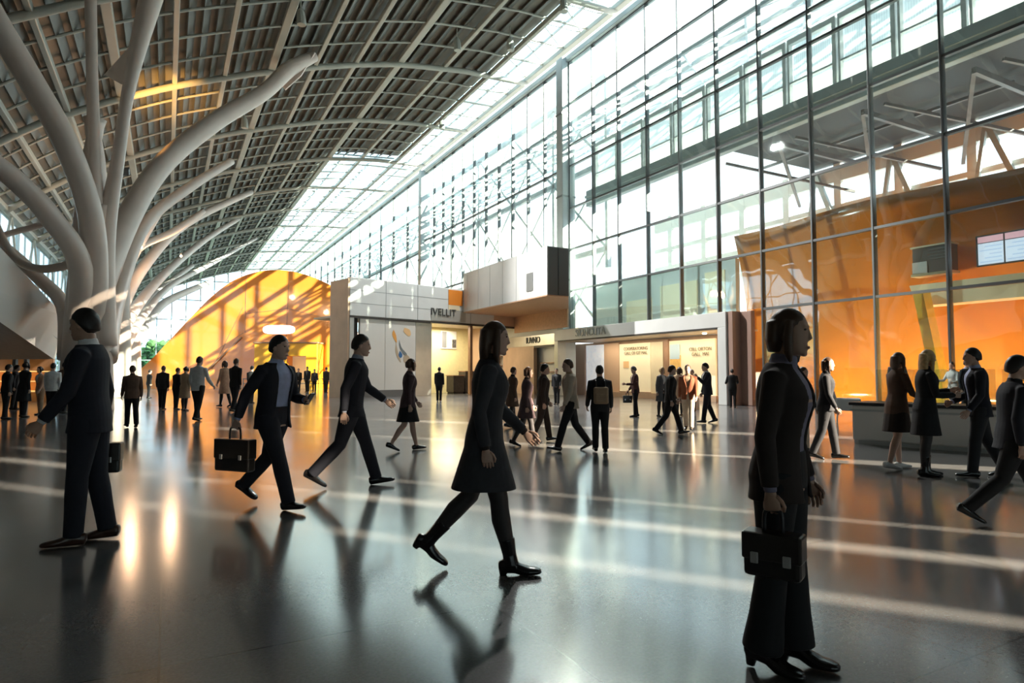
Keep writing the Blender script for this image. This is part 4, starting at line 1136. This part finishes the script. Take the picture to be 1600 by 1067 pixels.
    # ---- upper clothing
    def torso_shell(bm, zlist, grow, gap=None, flare_=None, th_=None):
        th_ = th_ or max(.014, V * 2.3)
        rr = []; n_ = nseg
        for z in zlist:
            i_ = interp(T, max(z, .88)); t = max(0, (.92 - z) / .4)
            ex = t * (hemflare - .6) * .10
            w, d_ = i_[1] + grow + ex * .5, i_[2] + grow + ex + abs(knees[0].y - knees[1].y) * .35 * t
            cy = i_[0] + (knees[0].y + knees[1].y) / 2 * t * .7
            if gap is None:
                rr.append([tl(p) for p in sell((0, cy, z), w, d_, n_)]); continue
            ga = R(gap(z)) / 2
            outer, inner = [], []
            for q in range(n_ + 1):
                a_ = math.pi / 2 + ga + (2 * math.pi - 2 * ga) * q / n_
                ca, sa = math.cos(a_), math.sin(a_)
                f_ = lambda ww, dd: Vector((math.copysign(abs(ca) ** (2 / 2.4), ca) * ww, cy + math.copysign(abs(sa) ** (2 / 2.4), sa) * dd, z))
                outer.append(tl(f_(w, d_))); inner.append(tl(f_(w - th_, d_ - th_)))
            rr.append(outer + list(reversed(inner)))
        skin(bm, rr)
    def sleeves(bm, grow, short=False):
        for sh, e_, w_, d1, d2, sd in arms:
            af = 1.0 if sex == 'm' else .9
            P_ = [sh + Vector((-sd * .06, 0, .008)), sh + Vector((0, 0, .004)), sh + d1 * .10, sh + d1 * .2, e_, e_ + d2 * .08, e_ + d2 * .17, w_ - d2 * .012]
            R_ = [(r + grow) * af for r in (.050, .060, .055, .050, .047, .045, .040, .036)]
            if short: P_, R_ = P_[:4], R_[:4]
            tube(bm, P_, R_, nseg - 6)
    if top in ('jacket', 'coat'):
        bm = NB()
        torso_shell(bm, (.93, 1.0, 1.06, 1.12, 1.2, 1.28, 1.34, 1.39, 1.43, 1.455, 1.475, 1.495), .006)
        if lod < 2: tube(bm, [tl((0, -.006, 1.47)), tl((0, 0, 1.53))], [.072, .062], 14)
        for sh, e_, w_, d1, d2, sd in arms: tube(bm, [w_ - d2 * .05, w_ + d2 * .012], [.033, .031], 10)
        link('shirt', fin(bm), C[inner], root, bake=(V, 2))
        bm = NB()
        zt = [z for z in (1.485, 1.465, 1.44, 1.41, 1.37, 1.32, 1.26, 1.20, 1.14, 1.08, 1.02, .97, .92, .87, .82, .76, .70, .62, .54, .46) if z > hem + .01] + [hem]
        def gap(z):
            v = max(0, (z - 1.14) / .34) * 62
            b = max(0, (1.05 - z) / .2) * 16
            return max(3, max(v, min(b, 26)), open_ * (58 if z < 1.44 else 66))
        torso_shell(bm, zt, .024 if sex == 'm' else .020, gap)
        sleeves(bm, .008)
        link('coat' if top == 'coat' else 'jacket', fin(bm), C[topc], root, bake=(V, 3))
        if lod == 0 and top == 'jacket' and open_ < .5:
            for sd in (-1, 1):
                pass
    else:
        bm = NB()
        zt = [z for z in (1.495, 1.475, 1.455, 1.43, 1.39, 1.34, 1.28, 1.2, 1.12, 1.06, 1.0, .95, .90, .84, .76, .68, .60, .54) if z > hem + .01] + [hem]
        torso_shell(bm, zt, .014)
        if top != 'tee': tube(bm, [tl((0, -.006, 1.47)), tl((0, 0, 1.52))], [.070, .061], 14)
        sleeves(bm, .003, top == 'tee')
        link({'shirt': 'shirt', 'tee': 'top', 'dress': 'dress', 'sweater': 'sweater'}.get(top, 'top'), fin(bm), C[topc], root, bake=(V, 3))
    # ---- shoes
    for M, an_, kn in zip(footM, ank, knees):
        bm = NB(); skin(bm, [[M @ v for v in r] for r in foot_rings(1, 1, .005)])
        if heel:
            hp_ = [M @ Vector(v) for v in ((0, -.055, heel + .02), (0, -.06, 0))]
            tube(bm, hp_, [.034, .022], 8)
        if boots:
            lo_ = (kn - an_).normalized()
            tube(bm, [an_ - lo_ * .03, an_ + lo_ * .05, an_ + lo_ * boots], [.052, .048, .058], 12)
        link('boot' if boots else 'shoe', fin(bm), SHOE[shoec], root, bake=(max(V * .8, .006), 1 if lod == 0 else 0))
    Mw = Matrix.Translation(root.location) @ Matrix.Rotation(root.rotation_euler[2], 4, 'Z')
    out = {'root': root, 's': s, 'hand': {}}
    for (pc, d2, nrm, wid, sd, w_) in palms:
        out['hand']['L' if sd < 0 else 'R'] = Mw @ (S4 @ (pc + nrm * .012))
    out['chest'] = Mw @ (S4 @ tl((0, 0, 1.3)))
    out['M'] = Mw @ S4
    return out
FINGERS = []
HANG = (4, 6, 12)

# ---------------------------------------------------------------- large figures
man_left = person(134, 848, 487, 252, 'man in a dark suit standing nearest the thick tree column, seen from behind his shoulder', topc='navy', legc='navy', inner='white', pose='stand', legpose=((6, 4, 0), (-5, 6, -4)), armL=(14, 6, 22), armR=(-14, 8, 22), lean=3, turn=-20, skin_='tan', shoec='brown')
man_case = person(424, 792, 521, 112, 'man in an open navy jacket and pale blue shirt carrying a black briefcase', topc='navy', inner='blue', legc='navy', open_=.9, legpose=((-18, 28, -26), (22, 5, 8)), armL=(8, 10, 78, 30), armR=(-34, 10, 16, 0, 60), lean=4, turn=5)
man_two = person(549, 760, 520, 80, 'man striding in a dark suit and grey blue shirt before the white poster panel', topc='navy', inner='greyblue', legc='navy', open_=.8, legpose=((20, 3, 8), (-17, 26, -28)), armL=(24, 8, 30), armR=(-22, 8, 20), lean=6)
woman_mid = person(758, 893, 505, 88, 'woman in a long charcoal coat and black ankle boots striding across the middle', sex='f', top='coat', topc='slate', inner='darkbrown', hem=.58, hemflare=1.1, legs='tights', legpose=((-15, 28, -32), (13, 2, 4)), armL=(16, 8, 30), armR=(-14, 8, 24), hair='brown', long_=.22, boots=.16, heel=.02, lean=4)
woman_right = person(1226, 1044, 500, 126, 'woman in dark jacket and flared black trousers walking nearest on the right', sex='f', topc='darkbrown', inner='lilac', open_=.75, legc='black', flare=.03, heel=.035, hem=.80, legpose=((3, 2, 2), (-3, 5, -2)), armL=(0, 7, 16), armR=(-8, 10, 14, 0, 55), hair='brown', long_=.16, skin_='tan')
man_talk = person(1533, 745, 545, 290, 'man in a navy suit and pale blue shirt talking to the blonde woman', topc='navy', inner='blue', legc='charcoal', shoec='black', open_=.45, legpose=((10, 4, 2), (-14, 12, -14)), armL=(4, 8, 30), armR=(8, 6, 55, 20), hair='dark')
woman_blonde = person(1449, 743, 548, 102, 'blonde woman in a long black coat facing the man in the navy suit', sex='f', top='coat', topc='black', inner='black', hem=.56, legs='tights', hair='blonde', long_=.30, pose='stand', armL=(20, 6, 82, 24), armR=(10, 8, 80, 20), boots=.2, turn=8)
woman_flats = person(1404, 733, 552, 84, 'woman with bare legs and white flat shoes in a dark brown top and skirt', sex='f', top='shirt', topc='brown', legs='skirt', legc='darkbrown', shoec='white', hair='brown', long_=.2, legpose=((8, 6, 2), (-8, 12, -8)), armL=(8, 6, 30), armR=(18, 8, 50))
man_edge = person(1588, 822, 550, 104, 'dark clothed man striding at the right edge of the hall', topc='navy', inner='charcoal', legc='black', legpose=((24, 4, 8), (-20, 26, -28)), armL=(18, 8, 20), armR=(-16, 8, 20), lean=4)
woman_brown = person(1292, 717, 560, 118, 'woman with shoulder length brown hair and dark jacket beside the lounge chair', sex='f', topc='charcoal', inner='black', legc='charcoal', hair='brown', long_=.18, pose='mid', armL=(6, 12, 14), armR=(6, 6, 20))
person(1254, 705, 575, 150, 'man in pale trousers and white shirt partly behind the woman in flared trousers', topc='charcoal', inner='white', legc='beige', hair='brown', open_=.5, pose='stand')
woman_skirt = person(637, 704, 560, 62, 'woman in a plum top and short black skirt walking past the white poster', sex='f', top='shirt', topc='plum', legs='skirt', legc='black', hair='brown', long_=.12, legpose=((16, 5, 4), (-14, 22, -22)), armL=(16, 6, 20), armR=(-14, 6, 18))
# ---------------------------------------------------------------- middle distance, centre
person(822, 697, 574, 85, 'woman in a plum coat and short hem left of the beige topped walker', sex='f', top='coat', topc='plum', inner='darkbrown', hem=.62, legs='tights', hair='brown', long_=.15, pose='walk', stride=.7)
person(848, 690, 570, 84, 'man in a dark brown jacket at the front of the narrow tan portal', topc='darkbrown', inner='plum', legc='darkbrown', pose='walk', stride=.6, hair='dark')
person(800, 668, 574, 60, 'woman in a brown coat behind the plum coated woman', sex='f', top='coat', topc='brown', inner='black', hem=.6, legs='tights', hair='brown', pose='mid')
person(870, 632, 576, 200, 'distant person in dark clothes at the left jamb of the lit portal', topc='charcoal', inner='grey', legc='charcoal', pose='stand')
beige = person(892, 704, 560, 262, 'man in a beige jacket and black trousers stepping left in front of the lit portal', topc='beige', inner='tan', legc='black', pose='walk', stride=.9, hair='brown')
rucks = person(938, 707, 572, 2, 'person in black with a tan satchel, seen from behind', topc='black', inner='black', legc='black', pose='mid', hair='dark', armL=(8, 8, 30), armR=(6, 8, 20))
maroon = person(993, 651, 573, 268, 'man in a maroon jacket and black trousers in front of the cream poster', topc='maroon', inner='beige', legc='black', pose='stand', hair='grey', armL=(20, 6, 70, 10), armR=(4, 6, 30), nod=12)
person(1034, 652, 574, 150, 'person in a long grey coat standing right of the man in maroon', sex='f', top='coat', topc='grey', inner='white', hem=.55, legs='tights', hair='blonde', long_=.14, pose='stand')
person(1048, 679, 570, 95, 'dark clothed walker with a pale scarf in the middle of the portal group', topc='black', inner='white', legc='black', pose='walk', stride=.9, hair='brown', open_=.5)
person(1076, 672, 571, 200, 'man in a rust jacket and beige trousers in front of the lit portal', topc='rust', inner='tan', legc='beige', pose='mid', hair='brown')
person(1062, 650, 574, 30, 'woman in a tan coat in the portal group, back turned', sex='f', top='coat', topc='tan', inner='brown', hem=.6, legs='tights', hair='brown', long_=.2, pose='stand')
person(1083, 643, 578, 230, 'person in slate clothes behind the rust jacket', topc='slate', inner='greyblue', legc='slate', pose='stand', hair='grey')
person(1106, 661, 568, 272, 'man in a navy suit standing by the right jamb of the lit portal', topc='navy', inner='white', legc='navy', pose='mid', armL=(30, 6, 110, 14), armR=(2, 6, 14), hair='dark', nod=6)
person(1145, 637, 577, 10, 'child sized figure in black facing the glass right of the portal', topc='black', inner='black', legc='black', pose='stand', hair='dark', armL=(20, 14, 60, 10), armR=(20, 14, 60, 10))
person(686, 628, 574, 4, 'person in black with white shoes looking into the yellow shop', topc='black', inner='charcoal', legc='black', shoec='white', pose='stand', hair='dark')
# ---------------------------------------------------------------- left half, middle distance
person(308, 658, 558, 6, 'man in a white shirt and black trousers walking away', top='shirt', topc='white', legc='black', pose='mid', armL=(6, 14, 30), armR=(6, 16, 40), hair='dark')
person(366, 644, 561, 15, 'man in a dark waistcoat left of the briefcase carrier', top='shirt', topc='black', legc='black', pose='mid', hair='brown')
person(351, 636, 562, 300, 'woman in a peach coat beside the man in the waistcoat', sex='f', top='coat', topc='peach', inner='tan', hem=.5, legs='tights', hair='brown', long_=.2, pose='mid')
person(392, 630, 572, 8, 'person in a charcoal jacket near the barrier rail', topc='charcoal', inner='grey', legc='charcoal', pose='stand', hair='dark')
person(253, 640, 572, 355, 'man in a dark suit left of the white shirted man', topc='charcoal', inner='maroon', legc='black', pose='stand', hair='brown', armL=(4, 12, 20))
person(275, 640, 575, 20, 'person in a black jacket just left of the white shirt', topc='black', inner='tan', legc='black', pose='stand', hair='brown')
person(288, 642, 573, 5, 'woman in a patterned tan coat touching the white shirted man', sex='f', top='coat', topc='tan', inner='brown', hem=.5, legs='tights', hair='dark', long_=.1, pose='stand')
person(232, 622, 578, 40, 'distant person in dark clothes at the tail of the orange building', topc='black', inner='black', legc='black', pose='stand')
person(205, 668, 572, 320, 'man in a brown jacket right of the man in the dark suit', topc='brown', inner='darkbrown', legc='black', pose='walk', stride=.6, hair='brown')
for px, py, hd, fc, c, lab in ((466, 613, 576, 170, 'black', 'leftmost of the three people in front of the orange doorway'), (480, 613, 573, 185, 'charcoal', 'middle one of the three people in front of the orange doorway'), (491, 612, 577, 160, 'slate', 'right one of the three people in front of the orange doorway'), (509, 614, 574, 10, 'darkbrown', 'person at the right corner of the orange porch')):
    person(px, py, hd, fc, lab + ' in dark clothes', topc=c, inner='grey', legc='black', pose='stand')
for px, py, hd, fc, sx_, c, ic, lg, lab in ((8, 655, 570, 30, 'm', 'black', 'black', 'black', 'person in black at the left edge before the kiosk'), (36, 652, 566, 10, 'f', 'black', 'plum', 'black', 'tall woman in a black dress coat in the left crowd'),
    (62, 648, 573, 200, 'f', 'peach', 'white', 'tan', 'woman in a peach jacket in the left crowd'), (80, 650, 568, 340, 'm', 'white', 'blue', 'black', 'man in a white jacket beside the thick tree column'), (98, 646, 566, 0, 'm', 'brown', 'black', 'black', 'man in a brown jacket with dark hair touching the tree column'), (22, 640, 571, 60, 'm', 'charcoal', 'grey', 'black', 'man in charcoal between the black clad figures on the left')):
    person(px, py, hd, fc, lab, sex=sx_, topc=c, inner=ic, legc=lg, pose='stand', hair='dark', long_=.12 if sx_ == 'f' else 0, top='coat' if 'coat' in lab else 'jacket', hem=.5 if 'coat' in lab else .82)
# ---------------------------------------------------------------- behind the counter
person(1492, 652, 566, 250, 'person in white with a red scarf behind the service counter', sex='f', top='shirt', topc='white', legc='black', hair='dark', pose='stand', armL=(20, 10, 60), armR=(30, 10, 60))
person(1512, 655, 562, 160, 'dark haired person in charcoal behind the service counter', topc='charcoal', inner='greyblue', legc='black', hair='dark', pose='stand')
person(1404, 660, 548, 200, 'blurred brown haired person behind the left end of the counter', sex='f', topc='grey', inner='beige', legc='brown', hair='brown', long_=.12, pose='stand')

# ---------------------------------------------------------------- things they carry
def bag(name, top_, w, h, d, rz, m, label, cat, strap=.12, flap=True, clasp=True, tip=None):
    """hangs from the point top_"""
    o = empty(name, (top_.x, top_.y, top_.z), rz); tag(o, label, cat)
    bm = NB(); box(bm, (0, 0, -strap - h / 2), (w, d, h), bev=min(.02, d * .2)); link('body', bm, m, o)
    bm = NB(); tube(bm, [(-w * .16, 0, -strap), (-w * .15, 0, -.02), (-w * .08, 0, 0), (w * .08, 0, 0), (w * .15, 0, -.02), (w * .16, 0, -strap)], .010, 8, sub=3); link('handle', bm, M_black, o, smooth=True)
    if flap:
        bm = NB(); box(bm, (0, 0, -strap - h * .30), (w + .012, d + .012, h * .62), bev=.012); link('flap', bm, mat('leather_sheen', (0.03, 0.022, 0.018), .3), o)
    if clasp:
        for x in (-w * .28, w * .28):
            bm = NB(); box(bm, (x, -d / 2 - .010, -strap - h * .55), (.035, .012, .05), bev=.004); box(bm, (x, d / 2 + .010, -strap - h * .55), (.035, .012, .05), bev=.004); link('clasp', bm, M_metal, o)
    return o
leather = mat('black_leather', (0.018, 0.014, 0.012), .35, noise=.2, nscale=8)
hr = man_case['hand']['R']
bag('briefcase', hr, .46, .33, .11, man_case['root'].rotation_euler[2] + R(90), leather, 'black leather briefcase hanging from the hand of the man in the open jacket', 'briefcase')
hl = man_case['hand']['L']
o = empty('phone', hl, man_case['root'].rotation_euler[2]); tag(o, 'black phone in the raised hand of the man with the briefcase', 'phone')
bm = NB(); box(bm, (0, .02, .02), (.075, .012, .15), Matrix.Rotation(R(-35), 3, 'X'), bev=.005); link('case', bm, M_black, o)
bm = NB(); box(bm, (0, .013, .023), (.066, .004, .135), Matrix.Rotation(R(-35), 3, 'X')); link('screen', bm, mat('phone_glass', (0.02, 0.02, 0.03), .08), o)
hr = woman_right['hand']['R']
bag('handbag', hr, .25, .20, .11, woman_right['root'].rotation_euler[2] + R(90), leather, 'black handbag hanging beside the flared trousers of the nearest woman', 'bag', .10)
hl = man_left['hand']['R']
bag('shoulder_bag', hl, .36, .26, .12, man_left['root'].rotation_euler[2] + R(90), leather, 'dark bag behind the man in the suit by the thick tree column', 'bag', .08)
def satchel(pers, label, m, w=.26, h=.30, dz=.0, back=-.22):
    M = pers['M']; p = M @ Vector((0, back, 1.15 + dz)); o = empty('satchel', p, pers['root'].rotation_euler[2]); tag(o, label, 'bag')
    bm = NB(); box(bm, (0, 0, 0), (w, .10, h), bev=.03); link('body', bm, m, o)
    bm = NB(); box(bm, (0, -.055, -h * .15), (w * .8, .03, h * .5), bev=.012); link('pocket', bm, m, o)
    for x in (-w * .3, w * .3):
        bm = NB(); tube(bm, [(x, .03, -h * .4), (x, .02, h * .3), (x, .12, h * .85), (x, .24, h * .95)], .014, 6, sub=3); link('strap', bm, M_black, o)
satchel(rucks, 'tan backpack on the back of the person in black', C['tan'])
bag('document_bag', maroon['hand']['R'], .30, .24, .10, maroon['root'].rotation_euler[2] + R(90), leather, 'black satchel at the side of the man in the maroon jacket', 'bag', .10)
sc = person
o = empty('shopping_bag', ground(1087, 640), 0.4); tag(o, 'white carrier bag standing on the floor right of the portal group', 'bag')
bm = NB(); skin(bm, [[Vector((x * .17, y_ * .09, 0)) for x, y_ in ((-1, -1), (1, -1), (1, 1), (-1, 1))], [Vector((x * .19, y_ * .07, .45)) for x, y_ in ((-1, -1), (1, -1), (1, 1), (-1, 1))]]); link('body', bm, mat('bag_paper', (0.8, 0.76, 0.68), .6), o)
bm = NB(); tube(bm, [(-.08, 0, .44), (-.06, 0, .58), (.06, 0, .58), (.08, 0, .44)], .008, 6, sub=3); link('handle', bm, M_grey, o)

# ------------------------------------------------------------------ apply the modifiers once
bpy.context.view_layer.update()
dg = bpy.context.evaluated_depsgraph_get()
new = []
for o in BAKE:
    new.append((o, bpy.data.meshes.new_from_object(o.evaluated_get(dg))))
for o, me in new:
    if o.type == 'FONT':
        p = bpy.data.objects.new(o.name, me); COL.objects.link(p); p.parent = o.parent; p.matrix_local = o.matrix_local.copy()
        nm = o.name; bpy.data.objects.remove(o); p.name = nm
    else:
        old = o.data; o.modifiers.clear(); mm = old.materials[0]; o.data = me; me.materials.clear(); me.materials.append(mm)
        for q in me.polygons: q.use_smooth = True
for o, bmf in FINGERS:
    bmesh.ops.recalc_face_normals(bmf, faces=bmf.faces)
    b2 = bmesh.new(); b2.from_mesh(o.data); tmp = bpy.data.meshes.new('fingers'); bmf.to_mesh(tmp); b2.from_mesh(tmp); b2.to_mesh(o.data); b2.free(); bmf.free(); bpy.data.meshes.remove(tmp)
    for q in o.data.polygons: q.use_smooth = True
